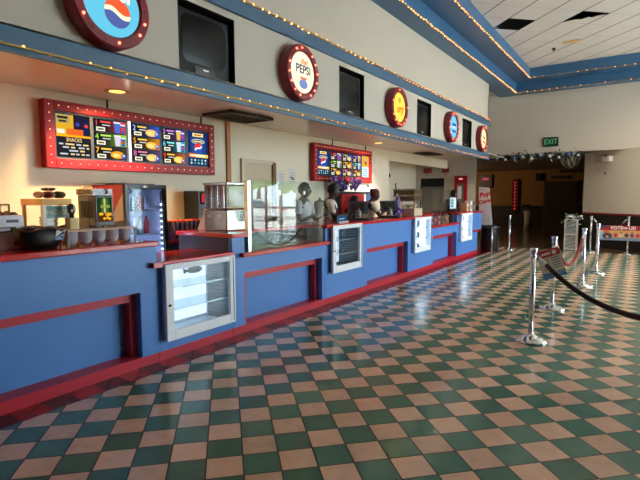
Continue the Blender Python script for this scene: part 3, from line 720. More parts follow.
# ------------------------------------------------------------------ display cases
case_in = mat('case_liner', (222, 228, 236), 0.35, var=.02)
def case(c, z1, label, lamp, shelves, side_lit=0, dark=False, lamp_col=(206, 226, 255)):
    y0, y1, z0 = c[0], c[1], c[2]; xf, xb = -3.485, -3.90
    a, b, d, e = y0 - .012, y1 + .012, z0 - .01, z1
    t = thing('display_case', label, 'display case', (xf, y0, z0), 'white framed display cases in the counter')
    w = .085; m = MB()
    x0 = -3.522
    m.box(x0, xf, a, a + w, d, e, white_fr); m.box(x0, xf, b - w * .9, b, d, e, white_fr); m.box(x0, xf, a + w, b - w * .9, e - .055, e, white_fr); m.box(x0, xf, a + w, b - w * .9, d, d + .095, white_fr)
    m.build('frame', t, .006)
    li = case_in if not dark else mat('case_liner_dark', (112, 118, 122), .4)
    y0 += .004; y1 -= .004; z0 += .004; zt = c[3] - .004
    m = MB(); m.box(xb, xb + .01, y0, y1, z0, zt, li); m.box(xb + .01, x0 - .001, y0, y0 + .01, z0, zt, li); m.box(xb + .01, x0 - .001, y1 - .01, y1, z0, zt, li); m.box(xb + .01, x0 - .001, y0 + .01, y1 - .01, z0, z0 + .01, li); m.box(xb + .01, x0 - .001, y0 + .01, y1 - .01, zt - .01, zt, li)
    m.build('liner', t)
    m = MB(); m.box(-3.508, -3.504, a + w - .005, b - w * .9 + .005, d + .09, e - .05, clear); m.build('door_pane', t)
    m = MB(); m.box(xf, xf + .006, b - .032, b - .026, d + .02, e - .02, mat('case_groove', (120, 120, 126), .4)); m.build('hinge_line', t)
    for z in shelves:
        m = MB(); m.box(xb + .02, -3.56, y0 + .015, y1 - .015, z, z + .008, glass('shelf_glass', (205, 225, 225), 1.5)); m.box(-3.56, -3.552, y0 + .015, y1 - .015, z - .002, z + .012, mat('shelf_rail', (176, 186, 188), .25, .6)); m.build('shelf', t)
    m = MB(); ml = mat('lock_dark', (60, 60, 64), .3, .7); m.lathe([(.012, 0), (.012, .008), (0, .009)], ml, 10, Matrix.Translation((xf, a + .035, (d + e) / 2 - .02)) @ Matrix.Rotation(PI / 2, 4, 'Y')); m.build('lock', t)
    if lamp:
        m = MB(); m.box(xb + .012, xb + .02, y0 + .03, y1 - .03, z0 + .04, zt - .03, emat(lamp_col, lamp)); m.build('glow_panel', t)
    if side_lit:
        m = MB(); m.box(xb + .05, -3.6, y1 - .02, y1 - .012, z0 + .05, zt - .04, emat(lamp_col, side_lit)); m.build('side_light', t)
    else:
        m = MB(); ds = mat('sliding_panel', (66, 76, 84), .2, .4); m.box(xb + .03, -3.535, y1 - .02, y1 - .012, z0 + .012, zt - .012, ds)
        for k in range(15):
            z = z0 + .04 + (zt - z0 - .08) * k / 14; m.box(xb + .04, -3.55, y1 - .025, y1 - .02, z - .006, z + .006, mat('louvre', (96, 106, 114), .25, .5))
        m.build('side_panel', t)
    return t
case(C1, .884, 'white framed display case nearest the camera, with a lit left half', 1.3, (.44, .64))
case(C2, 1.085, 'white framed display case with a dark louvred inside, second from the camera', 1.1, (.66, .86), dark=True)  # its weak back glow stands in for a pale lining
case(C3, 1.085, 'white framed display case glowing white, third from the camera', 3.2, (.66, .87), 2.4)
case(C4, 1.08, 'white framed display case glowing white at the far end of the counter', 3.2, (.64, .86), 2.4)
# things inside the cases
m = MB(); fish = mat('brown_pretzel', (66, 46, 40), .6); m.ball((-3.7, 3.22, .76), (.02, .1, .035), fish); m.prism([(-3.7, 3.13, .76), (-3.7, 3.07, .79), (-3.7, 3.08, .735)], (.01, 0, 0), fish)
m.tube([(-3.7, 3.22, .78), (-3.7, 3.22, .846)], .004, fish, 6)
tag(m.build('dark_leaf_ornament'), 'dark leaf shaped ornament hanging inside the nearest display case', 'ornament')
m = MB(); m.lathe([(.05, 0), (.06, .14), (.062, .15), (.055, .15), (.04, .01)], mat('frosted_cup', (176, 196, 206), .3), 16, Matrix.Translation((-3.70, 2.88, .4495))); tag(m.build('frosted_jar'), 'frosted round jar on the lower shelf of the nearest display case', 'jar')
for k, (y, z) in enumerate(((5.60, .6695), (5.66, .8695))):
    m = MB(); m.lathe([(.055, 0), (.075, .09), (.08, .1), (.07, .1), (.0, .03)], white_pl, 14, Matrix.Translation((-3.66, y, z)))
    tag(m.build('paper_bowl'), 'white paper bowl on the %s shelf of the dark display case' % ('lower', 'upper')[k], 'bowl')
bx = mat('pale_blue_carton', (120, 168, 200), .5)
cnum = 0
for nm, yb0, zs in (('third', 8.46, (.4505, .6795, .8895)), ('farthest', 11.2, (.4405, .6595, .8795))):
    for lv, zz in zip(('bottom', 'middle', 'top'), zs):
        for q, side in ((0, 'left'), (1, 'right')):
            yy = yb0 + .22 * q; hh = (.13, .11, .12)[(cnum + q) % 3]
            t = thing('carton', 'blue carton, %s of the two at the %s level of the %s display case' % (side, lv, nm), 'carton', (-3.63, yy, zz), 'blue cartons in the lit display cases')
            m = MB(); m.box(-3.66, -3.60, yy, yy + .10, zz, zz + hh, mat('carton_blue_%d' % (cnum % 2), ((70, 130, 180), (110, 160, 190))[cnum % 2], .5)); m.build('box', t)
            m = MB(); m.box(-3.60, -3.599, yy + .015, yy + .085, zz + .03, zz + .09, mat('carton_label', (40, 80, 130), .5)); m.build('label_panel', t)
            cnum += 1

# ------------------------------------------------------------------ glass guards
def glass_guard(x, ys, z0, z1, label, posts):
    t = thing('glass_guard', label, 'glass guard', (x, ys[0], z0))
    for a, b in zip(ys, ys[1:]):
        m = MB(); m.box(x - .004, x + .004, a + .004, b - .004, z0, z1, guard); m.build('pane', t)
    for y, z in posts:
        m = MB(); m.box(x - .012, x + .012, y - .018, y + .018, z0, z, steel); m.build('post', t)
    for y in ys[1:-1]:
        m = MB(); m.box(x - .008, x + .008, y - .02, y + .02, z1 - .16, z1 - .12, chrome); m.build('clip', t)
    return t
glass_guard(-3.575, (3.90, 4.42, 4.92, 5.365), .887, 1.67, 'clear three pane glass guard on the low red ledge by the steel machine', [])
m = MB(); m.box(-3.60, -3.55, 3.85, 3.9, .886, 1.66, steel); tag(m.build('guard_post'), 'bright steel post at the left edge of the three pane glass guard', 'post')
glass_guard(-3.60, (9.40, 9.95, 10.45, 10.88), .887, 1.62, 'clear glass guard above the candy boxes on the far ledge', [(9.95, 1.5)])
m = MB(); m.box(-3.61, -3.60, 10.46, 10.86, 1.2, 1.45, mat('pale_notice_paper', (190, 216, 226), .7))
for k in range(3): m.box(-3.60, -3.595, 10.52, 10.66 , 1.24 + .065 * k, 1.28 + .065 * k, mat('notice_teal', (70, 120, 140), .7))
m.box(-3.6, -3.595, 10.7, 10.82, 1.23, 1.42, mat('notice_light', (222, 236, 240), .7))
for v in range(0): pass
o = m.build('notice'); o.location = (.02, 0, 0); tag(o, 'pale blue notice fixed to the far glass guard above the candy', 'notice')

# ------------------------------------------------------------------ things on the left counter
TOPZ = 1.101
# clear bag box of cups at the photo edge
t = thing('paper_sack', 'white printed sack at the left photo edge on the red counter', 'sack', (-3.86, 1.56, TOPZ))
m = MB(); wb = mat('white_sack_paper', (238, 234, 240), .55, bump=.3, bscale=18)
v0 = []; 
for z, s_ in ((0, 1.0), (.08, 1.04), (.16, 1.0), (.25, .95)):
    for (x, y) in ((-.09, -.15), (.08, -.15), (.09, 0.0), (.08, .13), (-.09, .13), (-.1, 0)): v0.append((-3.935 + x * s_, 1.60 + y * s_, TOPZ + z + (.006 * math.sin(9 * y + z * 30) if z else 0)))
fs = [tuple(range(6))[::-1], tuple(range(18, 24))] + [(6 * j + i, 6 * j + (i + 1) % 6, 6 * j + 6 + (i + 1) % 6, 6 * j + 6 + i) for j in range(3) for i in range(6)]
m.add(v0, fs, wb); m.build('sack_body', t, .01)
m = MB(); dk = mat('print_grey', (104, 100, 120), .6)
for k, (a, b, z) in enumerate(((1.58, 1.66, .2), (1.52, 1.64, .16), (1.52, 1.62, .13), (1.62, 1.67, .05), (1.62, 1.67, .035))): m.box(-3.845, -3.8425, a + .02, b + .02, TOPZ + z, TOPZ + z + (.022 if k in (0,) else .01), dk)
m.build('print', t)
m = MB()
for k in range(7): m.ball((-3.935 + .03 * math.sin(k * 2.1), 1.49 + .033 * k, TOPZ + .255 + .008 * (k % 2)), (.035, .03, .022), mat('brown_pastry', (150, 100, 66), .7, bump=.4, bscale=60), 8, 6)
m.build('filling', t)
# tan framed case behind it
t = thing('bread_case', 'small tan framed clear case behind the white sack', 'case', (-4.2, 1.56, TOPZ))
m = MB(); tf = mat('tan_frame', (170, 126, 76), .5)
for y in (1.5, 1.73):
    m.tube([(-4.26, y, TOPZ), (-4.26, y, TOPZ + .33), (-4.1, y, TOPZ + .33), (-4.1, y, TOPZ)], .008, tf, 6)
for z in (TOPZ + .008, TOPZ + .33): m.tube([(-4.1, 1.5, z), (-4.1, 1.73, z)], .008, tf, 6); m.tube([(-4.26, 1.5, z), (-4.26, 1.73, z)], .008, tf, 6)
m.build('frame', t)
m = MB(); m.box(-4.105, -4.102, 1.51, 1.72, TOPZ + .01, TOPZ + .325, clear); m.box(-4.25, -4.11, 1.51, 1.513, TOPZ + .01, TOPZ + .325, clear); m.build('pane', t)
# dark basket
t = thing('basket', 'black basket with a grey and blue emblem on the red counter', 'basket', (-3.79, 1.89, TOPZ))
m = MB(); bk = mat('black_basket', (14, 11, 12), .5, bump=.2, bscale=40)
n = 20; prof = [(.0, .004), (.62, .0), (.84, .06), (1.0, .155), (.95, .155), (.8, .07), (.0, .02)]
m.lathe([(r * .186, z) for r, z in prof], bk, 22, Matrix.Translation((-3.72, 1.77, TOPZ)), True, (.62, 1.0)); m.build('bowl', t)
m = MB(); m.tube([(-3.72 + .115 * math.cos(a), 1.77 + .186 * math.sin(a), TOPZ + .155 + .012 * math.cos(4 * a)) for a in [2 * PI * k / 24 for k in range(24)]], .009, mat('basket_rim', (98, 62, 36), .5), 6, None, True); m.build('rim', t)
m = MB(); eg = mat('emblem_grey', (190, 192, 196), .5); eb = mat('emblem_blue', (126, 160, 206), .5)
def onbowl(a, z): 
    k = .84 + (z - .06) / .095 * .16
    return (-3.72 + .186 * .62 * k * math.cos(a) + .004, 1.77 + .186 * k * math.sin(a) + .003, TOPZ + z)
aa = [.35 + 1.0 * i / 10 for i in range(11)]
m.poly([onbowl(a, .045 + .022) for a in aa] + [onbowl(a, .07 + .04 * math.sin(PI * i / 10)) for i, a in list(enumerate(aa))[::-1]], eb)
m.poly([onbowl(a, .082 + .045 * math.sin(PI * i / 10)) for i, a in enumerate(aa)] + [onbowl(a, .135 + .008 * math.cos(i * .9)) for i, a in list(enumerate(aa))[::-1]], eg)
m.build('emblem', t)
# nacho warmer
t = thing('nacho_warmer', 'yellow topped nacho warmer cabinet with a lettered front on the red counter', 'food warmer', (-4.15, 2.05, TOPZ))
x0, x1, y0, y1, zt = -4.34, -4.0, 1.93, 2.165, TOPZ + .375
m = MB(); m.box(x0, x1, y0, y1, TOPZ, TOPZ + .03, yellow_pl); 
fw = mat('white_cabinet_post', (214, 206, 190), .4)
m.build('base', t)
m = MB()
for (x, y) in ((x0 + .012, y0 + .012), (x0 + .012, y1 - .012)):
    m = MB(); m.box(x - .012, x + .012, y - .012, y + .012, TOPZ + .03, zt - .055, yellow_pl); m.build('post', t)
pass
for y in (y0 + .014, y1 - .014):
    m = MB(); m.box(x1 - .028, x1, y - .014, y + .014, TOPZ + .03, zt - .055, fw); m.build('post', t)
m = MB(); m.box(x0 - .005, x1 + .008, y0 - .008, y1 + .008, zt - .055, zt, yellow_pl); m.build('top', t, .006)
m = MB(); m.box(x1 - .014, x1 - .01, y0 + .028, y1 - .028, TOPZ + .03, zt - .055, clear); m.box(x0 + .03, x1 - .03, y0 + .01, y0 + .013, TOPZ + .03, zt - .055, clear); m.build('pane', t)
m = MB(); m.box(x1 - .008, x1 - .004, y0 + .034, y1 - .034, zt - .16, zt - .06, mat('sign_teal', (104, 150, 150), .5)); m.text('NACHOS', .05, mat('sign_yellow', (250, 236, 150), .5), onX(x1 - .003, (y0 + y1) / 2, zt - .115), sx=.8); m.build('name_panel', t)
m = MB(); m.box(x0 + .03, x1 - .03, y0 + .03, y1 - .03, TOPZ + .11, TOPZ + .13, steel); m.build('tray', t)
for k in range(4):
    m = MB(); z = TOPZ + .1315 + .023 * k
    m.lathe([(.0, 0), (.06, 0), (.075, .02), (.07, .02), (.0, .006)], mat('pale_tray', (216, 206, 196), .5), 12, Matrix.Translation((-4.15, 2.05, z))); tag(m.build('nacho_tray'), 'pale round tray in the stack inside the nacho warmer, %s' % ('lowest', 'second lowest', 'second highest', 'topmost')[k], 'tray', 'trays stacked in the nacho warmer')
for k in range(5):
    m = MB(); c = ((188, 150, 128), (150, 60, 52), (176, 160, 140), (96, 110, 70), (150, 96, 84))[k]
    m.ball((-4.13 + .04 * (k % 2), 1.97 + .045 * k, zt + .032), (.085, .0215, .03), mat('snack_bag_%d' % k, c, .45, var=.4, vscale=40, bump=.3, bscale=30), 10, 8)
    tag(m.build('snack_bag'), ('tan', 'red brown', 'beige', 'olive', 'dull pink')[k] + ' snack bag lying on top of the nacho warmer', 'snack bag', 'snack bags on the nacho warmer')
for k in range(2):
    m = MB(); m.ball((-4.14, 2.03 + .05 * k, zt + .078), (.06, .024, .014), mat('dark_bag', (66, 30, 34), .45), 10, 6); tag(m.build('snack_bag'), 'dark snack bag %s of the pile on the nacho warmer' % ('at the top left', 'at the top right')[k], 'snack bag', 'snack bags on the nacho warmer')
# cream bottle with a dark and white toy cow top
t = thing('sauce_bottle', 'cream coloured bottle with a dark spotted top beside the nacho warmer', 'bottle', (-3.925, 2.125, TOPZ))
m = MB(); cr = mat('cream_bottle', (214, 190, 130), .45); m.rbox(-3.965, -3.885, 2.085, 2.165, TOPZ, TOPZ + .215, .012, cr); m.build('bottle_body', t)
m = MB(); m.lathe([(.018, 0), (.018, .03), (.028, .05), (.03, .09), (.016, .115), (0, .12)], mat('spotted_top', (30, 28, 28), .5), 10, Matrix.Translation((-3.925, 2.125, TOPZ + .215))); m.build('bottle_top', t)
m = MB(); m.ball((-3.90, 2.14, TOPZ + .295), (.014, .014, .03), white_pl, 8, 6); m.ball((-3.897, 2.115, TOPZ + .275), (.01, .01, .014), white_pl, 8, 6); m.build('white_spots', t)
# cheese dispenser
t = thing('cheese_dispenser', 'black cheese dispenser with a lit food picture on the red counter', 'dispenser', (-4.13, 2.46, TOPZ))
x0, x1, y0, y1 = -4.28, -4.0, 2.38, 2.555; zt = TOPZ + .40
m = MB(); m.box(x0, x1 - .1, y0, y1, TOPZ, zt, black); m.box(x1 - .1, x1, y0, y1, TOPZ + .13, zt, black); m.box(x1 - .1, x1 + .02, y0, y1, TOPZ, TOPZ + .03, black); m.build('housing', t, .006)
m = MB()
for k in range(9): m.box(x0 + .05 + .022 * k, x0 + .06 + .022 * k, y0 - .003, y0, TOPZ + .2, zt - .05, mat('vent_slot', (44, 42, 38), .6))
m.build('vent_slots', t)
m = MB(); P = x1 + .003; m.box(x1, P, y0 + .018, y1 - .018, zt - .235, zt - .02, emat((40, 72, 36), .55)); B = (y0 + .018, y1 - .018, zt - .235, zt - .02)
rect(m, P + .001, *B, (.25, .05, .75, .6), (78, 106, 44), .8); rect(m, P + .002, *B, (.42, .03, .54, .62), (206, 220, 140), .8); rect(m, P + .002, *B, (.2, .3, .85, .42), (150, 170, 80), .7); rect(m, P + .001, *B, (0, .62, 1, 1), (96, 50, 20), .7)
for k in range(12): blob(m, P + .002 + .0004 * k, *B, random.uniform(.1, .9), random.uniform(.66, .94), .1, .06, (236, random.randint(150, 196), 50), .85)
m.build('picture_panel', t)
m = MB(); m.lathe([(.02, 0), (.028, -.05), (.018, -.07)], mat('spout_amber', (196, 120, 40), .4), 10, Matrix.Translation((x1 - .03, (y0 + y1) / 2, TOPZ + .13))); m.build('spout', t)
t = thing('snack_tray', 'shallow clear tray of snacks on top of the cheese dispenser', 'tray', (-4.14, 2.46, zt))
m = MB(); m.box(-4.27, -4.0, 2.36, 2.55, zt + .001, zt + .01, white_pl)
for a in ((-4.27, -4.263, 2.36, 2.55), (-4.007, -4.0, 2.36, 2.55), (-4.263, -4.007, 2.36, 2.367), (-4.263, -4.007, 2.543, 2.55)): m.box(*a, zt + .01, zt + .06, glass('tray_plastic', (226, 220, 205), 1))
m.build('tray_body', t)
m = MB()
for k in range(16): m.ball((-4.24 + .07 * (k % 4) - .01, 2.385 + .045 * (k // 4), zt + .035), (.034, .024, .022), mat(('packet_tan', 'packet_rust', 'packet_grey')[k % 3], ((176, 146, 110), (150, 96, 66), (140, 136, 130))[k % 3], .5), 8, 5)
o = m.build('packets', t); o['kind'] = 'stuff'
# condiment caddy with hanging bowls
t = thing('condiment_caddy', 'tan rimmed condiment caddy with white bowls at the counter edge', 'caddy', (-3.76, 2.30, TOPZ))
rimm = mat('caddy_tan', (178, 140, 92), .45); cy = [2.015 + .118 * k for k in range(5)]
m = MB(); z = TOPZ + .115
m.box(-3.84, -3.815, 1.955, 2.565, z, z + .012, rimm); m.box(-3.705, -3.68, 1.955, 2.565, z, z + .012, rimm)
for y in [1.97] + [c + .059 for c in cy[:-1]] + [2.55]: m.box(-3.815, -3.705, y - .014, y + .014, z, z + .012, rimm)
m.build('rim_plate', t)
for y in (1.968, 2.552):
    for (xa, xb_) in ((-3.84, -3.825), (-3.70, -3.69)):
        m = MB(); m.box(xa, xb_, y - .01, y + .01, TOPZ, z, black); m.build('leg', t)
for c in cy:
    m = MB(); m.lathe([(0, .006), (.03, .01), (.05, .04), (.056, .125), (.06, .13), (.052, .128), (.045, .045), (0, .016)], mat('grey_white_bowl', (186, 184, 190), .35), 16, Matrix.Translation((-3.75, c, TOPZ))); m.build('bowl', t)

# ------------------------------------------------------------------ behind the counter
t = thing('back_counter', 'dark back counter with a red top along the cream wall', 'counter', (-5.0, 3.66, 0))
m = MB(); m.box(XB + .05, -4.78, 3.70, 10.6, 0, .92, mat('dark_cabinet', (42, 44, 52), .5)); m.build('cabinet', t)
m = MB(); m.box(XB + .05, -4.74, 3.68, 10.62, .92, .965, red_top); m.build('worktop', t, .006)
BT = .967
# glass door refrigerator
t = thing('refrigerator', 'tall black glass door refrigerator with a red and white side', 'refrigerator', (-4.95, 3.36, 0))
x0, x1, y0, y1, zt = XB + .05, -4.66, 3.10, 3.64, 1.625
side_b = mat('fridge_black', (22, 24, 32), .35)
m = MB(); m.box(x0, x1, y0, y0 + .03, .05, zt, side_b); m.box(x0, x1, y1 - .03, y1, .05, zt, side_b); m.box(x0, x0 + .03, y0 + .03, y1 - .03, .05, zt, side_b); m.box(x0 + .03, x1, y0 + .03, y1 - .03, zt - .05, zt, side_b); m.box(x0, x1, y0, y1, 0, .1, side_b); m.build('cabinet', t)
m = MB(); Yp = y0 - .002
def pl(pts, mt): m.prism([(x, Yp, z) for x, z in pts], (0, -.001, 0), mt)
pl([(x0 + .0, zt - .005), (x1 - .01, zt - .005), (x1 - .01, 1.48), (x1 - .12, 1.40), (x1 - .22, 1.28), (x1 - .30, 1.2), (x0, 1.2)], mat('side_red', (196, 34, 40), .4))
Yp = y0 - .0035
pl([(x1 - .01, 1.53), (x1 - .08, 1.45), (x1 - .2, 1.3), (x1 - .28, 1.22), (x1 - .28, 1.205), (x1 - .01, 1.235)], mat('side_cream', (226, 214, 186), .45))
pl([(x1 - .01, 1.23), (x1 - .28, 1.20), (x0, 1.2), (x0, 1.1), (x1 - .01, 1.1)], mat('side_navy', (24, 32, 56), .4))
m.build('side_graphic', t)
m = MB(); fl_ = mat('fridge_inside', (206, 216, 236), .5); m.box(x0 + .031, x0 + .04, y0 + .031, y1 - .031, .101, zt - .051, fl_); m.box(x0 + .04, x1 - .02, y0 + .031, y0 + .036, .101, zt - .051, fl_); m.box(x0 + .04, x1 - .02, y1 - .036, y1 - .031, .101, zt - .051, fl_); m.build('liner', t)
for z in (.4, .75, 1.05, 1.32):
    m = MB(); m.box(x0 + .045, x1 - .05, y0 + .04, y1 - .04, z, z + .01, mat('wire_shelf', (190, 196, 206), .4)); m.build('shelf', t)
d = MB(); d.box(x1 + .001, x1 + .03, y0, y0 + .045, .12, zt, side_b); d.box(x1 + .001, x1 + .03, y1 - .045, y1, .12, zt, side_b); d.box(x1 + .001, x1 + .03, y0 + .045, y1 - .045, zt - .05, zt, side_b); d.box(x1 + .001, x1 + .03, y0 + .045, y1 - .045, .12, .18, side_b); dr = d.build('door', t, .004)
m = MB(); m.box(x1 + .012, x1 + .018, y0 + .045, y1 - .045, .18, zt - .05, guard); m.build('pane', dr)
m = MB(); m.ball((x1 + .033, (y0 + y1) / 2 - .02, zt - .026), (.003, .03, .012), white_pl, 8, 6); m.build('badge', dr)
m = MB(); m.box(x1 - .018, x1 - .012, y1 - .06, y1 - .045, .3, zt - .07, mat('strip_holder', (90, 96, 110), .4)); m.build('strip', t)
for k in range(11):
    m = MB(); m.ball((x1 - .009, y1 - .055, .75 + .065 * k), .011, emat((206, 220, 255), 4.0), 8, 6); m.build('light_dot', t)
m = MB(); m.box(x0 + .042, x0 + .046, y0 + .05, y1 - .05, .2, zt - .1, emat((160, 178, 230), 1.1)); m.build('added_back_glow', t)  # glowing sheet added to brighten the refrigerator inside
m = MB(); m.box(x1 - .02, x1 - .01, y0 + .046, y0 + .058, .2, zt - .07, emat((190, 205, 255), 34.0)); m.build('added_fill_tube', t)  # tube added behind the door edge to brighten the interior
k = 0
for z in (1.06, 1.33):
    for j in range(5):
        m = MB(); c = ((150, 160, 190), (120, 130, 170), (190, 196, 210), (130, 150, 140), (196, 60, 60))[(j + k) % 5]
        m.lathe([(.03, 0), (.033, .02), (.033, .13), (.014, .18), (.014, .205), (0, .206)], mat('bottle_%d_%d_%d' % c, c, .25), 10, Matrix.Translation((-4.86 - .0, 3.185 + .083 * j, z + .001)))
        tag(m.build('drink_bottle'), 'drink bottle on the %s refrigerator shelf, %s' % (('lower', 'upper')[k], ('at the left end', 'second from the left', 'in the middle', 'second from the right', 'at the right end')[j]), 'bottle', 'bottles in the refrigerator')
    k += 1
m = MB(); m.box(x0 + .1, x1 - .05, y0 + .1, y1 - .1, zt + .001, zt + .012, mat('flat_dark_tray', (60, 60, 60), .5)); m.box(x0 + .03, x1 - .15, y0 + .0, y0 + .15, zt + .013, zt + .02, mat('flat_dark_tray2', (96, 92, 84), .5)); tag(m.build('flattened_carton'), 'flat dark carton lying on top of the black refrigerator', 'carton')

# things on the back counter
t = thing('soda_dispenser', 'black soda dispenser with a red emblem against the cream wall', 'drinks dispenser', (-5.1, 4.62, BT))
m = MB(); m.box(XB + .06, -4.98, 4.40, 4.82, BT, BT + .2, black); m.box(XB + .06, -4.95, 4.40, 4.82, BT + .2, BT + .60, black); m.build('housing', t, .006)
m = MB(); B = (4.43, 4.80, BT + .42, BT + .58); X = -4.948
rect(m, X, *B, (0, 0, 1, 1), (40, 40, 44), .25); rect(m, X + .001, *B, (.08, .1, .3, .85), (206, 50, 56), .8); rect(m, X + .001, *B, (.45, .3, .9, .6), (70, 90, 72), .5); m.build('front_panel', t)
for k in range(4):
    m = MB(); m.box(-4.95, -4.925, 4.48 + .085 * k, 4.53 + .085 * k, BT + .30, BT + .36, mat('spout_cream', (222, 170, 140), .4)); m.build('tap', t)
for k in range(9):
    y = 3.76 + .075 * k
    m = MB(); c = ((206, 62, 34), (190, 40, 36), (214, 92, 40))[k % 3]
    m.lathe([(.032, 0), (.034, .15), (.038, .19), (.039, .2), (.03, .2), (.028, .02)], mat('cup_%d' % (k % 3), ((86, 60, 80), (70, 54, 74), (96, 66, 70))[k % 3], .5), 10, Matrix.Translation((-4.9, y, BT + .001)))
    m.lathe([(.04, .2), (.04, .225), (.0, .235)], mat('lid_%d' % (k % 3), c, .45), 10, Matrix.Translation((-4.9, y, BT + .001)))
    tag(m.build('lidded_cup'), '%s dark cup from the left in the orange lidded row by the soda dispenser' % ('first second third fourth fifth sixth seventh eighth ninth'.split()[k]), 'cup', 'orange lidded cups on the back counter')
m = MB(); m.lathe([(.04, 0), (.05, .16), (.054, .17), (.046, .17), (.036, .01)], mat('tan_cup', (176, 150, 128), .5), 12, Matrix.Translation((-4.78, 3.80, BT + .001))); tag(m.build('paper_cup'), 'tan paper cup beside the lidded cups on the back counter', 'cup')
# steel popcorn machine on the end worktop
t = thing('popcorn_machine', 'bronze and steel popcorn machine on the red counter end', 'popcorn machine', (-4.05, 4.0, TOPZ))
x0, x1, y0, y1 = -4.24, -3.885, 3.86, 4.17
m = MB(); m.box(x0, x1, y0, y1, TOPZ, TOPZ + .235, bronze); m.build('base_cabinet', t, .006)
m = MB(); m.box(x1 + .001, x1 + .006, y0 + .01, y1 - .01, TOPZ + .01, TOPZ + .225, steel); m.build('front_plate', t)
m = MB()
for (x) in (x0 + .05, x0 + .21):
    for z in (.17, .15): m.box(x, x + .06, y0 - .003, y0, TOPZ + z, TOPZ + z + .01, mat('pale_slot', (196, 190, 176), .4))
m.build('slots', t)
m = MB(); m.lathe([(.155, 0), (.16, .01), (.16, .29), (.155, .30)], bronze, 6, Matrix.Translation((0, 0, 0))) if False else None
m.box(x0 + .0, x1 + .0, y0, y1, TOPZ + .245, TOPZ + .52, bronze); m.build('popping_cabinet', t, .01)
m = MB()
for k in range(7): m.box(x0 + .02 + .05 * k, x0 + .035 + .05 * k, y0 - .004, y0, TOPZ + .26, TOPZ + .51, mat('bronze_dark', (84, 72, 56), .35, .8) if k % 2 else steel)
m.box(x1, x1 + .004, y0 + .03, y1 - .03, TOPZ + .27, TOPZ + .50, mat('smoky_pane', (120, 112, 100), .1, .6)); m.build('ribs', t)
m = MB(); m.box(x0 - .01, x1 + .03, y0 - .01, y1 + .03, TOPZ + .52, TOPZ + .545, steel); m.build('lid', t, .004)
m = MB(); m.box(x1 - .0, x1 + .02, y1 - .0, y1 + .02, TOPZ, TOPZ + .52, red_trim); m.build('corner_post', t)
m = MB()
for k in range(3):
    a = 4.0 + .05 * k; m.tube([(x1 + .02, a + .09 * math.sin(PI * i / 12) * 0 + .12 * i / 12, TOPZ + .22 - .12 * math.sin(PI * i / 12)) for i in range(13)], .005, black, 6)
m.build('cords', t)
m = MB(); m.prism([(-4.41, 3.9, TOPZ), (-4.26, 3.9, TOPZ), (-4.26, 3.9, TOPZ + .21), (-4.30, 3.9, TOPZ + .21)], (0, .12, 0), mat('pale_scoop', (206, 194, 170), .5)); tag(m.build('scoop_bin'), 'pale slanted scoop bin just left of the steel popcorn machine', 'scoop bin')
# wall papers, switch
for (a, b, c, d, lab) in ((6.52, 6.71, 1.68, 1.93, 'white paper notice on the cream wall right of the tan door'), (6.83, 7.04, 1.72, 1.99, 'white paper notice on the cream wall left of the right menu board')):
    m = MB(); m.box(XB, XB + .004, a, b, c, d, mat('notice_paper', (226, 220, 214), .7))
    for k in range(5): m.box(XB + .004, XB + .0045, a + .03, b - .03, c + .03 + .04 * k, c + .04 + .04 * k, mat('notice_grey', (170, 164, 158), .7))
    tag(m.build('notice_sign'), lab, 'notice')
# red drinks cabinet with white box and purple flowers
t = thing('red_cabinet', 'red fronted cabinet on the back counter under the purple flowers', 'cabinet', (-5.05, 9.0, BT))
m = MB(); m.box(XB + .06, -4.98, 8.05, 9.35, BT, BT + .62, black); m.build('housing', t)
m = MB(); m.box(-4.979, -4.972, 8.1, 8.98, BT + .04, BT + .57, mat('deep_red_panel', (160, 24, 34), .35)); m.build('red_panel', t)
m = MB(); m.box(-4.979, -4.972, 9.02, 9.12, BT + .04, BT + .57, white_pl); m.box(-4.979, -4.970, 9.16, 9.3, BT + .04, BT + .57, mat('cabinet_blue', (60, 84, 140), .4)); m.build('side_strip', t)
m = MB(); m.box(-5.24, -5.15, 8.35, 9.9, BT + .622, BT + .75, white_pl); tag(m.build('white_carton'), 'long white carton on top of the red cabinet', 'carton')
t = thing('flower_arrangement', 'purple flowers with dark leaves on top of the red cabinet', 'flowers', (-5.0, 8.2, BT + .62))
m = MB()
for k in range(70):
    a = random.uniform(0, 2 * PI); p = Vector((-5.0 + random.uniform(-.06, .08), 8.25 + random.gauss(0, .42), BT + .66 + random.uniform(0, .2)))
    q = p + Vector((random.uniform(-.05, .06), random.uniform(-.14, .14), random.uniform(-.02, .12))); w = Vector((0, 0, .02)) + Vector((random.uniform(-.03, .03), random.uniform(-.03, .03), 0))
    m.poly([p, (p + q) / 2 + w, q, (p + q) / 2 - w], leaf)
m.lathe([(.0, 0), (.07, .0), (.1, .05), (.0, .06)], leaf, 10, Matrix.Translation((-5.03, 8.15, BT + .622))); m.build('foliage', t)
for k in range(26):
    c = Vector((-4.98 + random.uniform(-.08, .08), 8.0 + random.choice((0, 0, .62, .75)) + random.gauss(0, .12), BT + .72 + random.uniform(-.05, .15)))
    m = MB(); pm = purple if k % 3 else mat('lilac_petal', (150, 110, 196), .6, var=.3)
    for j in range(6):
        a = 2 * PI * j / 6; m.ball(c + Vector((.015, .035 * math.cos(a), .035 * math.sin(a))), (.014, .026, .026), pm, 6, 4)
    m.ball(c + Vector((.025, 0, 0)), .014, mat('flower_heart', (60, 30, 90), .6), 6, 4); m.build('flower', t)
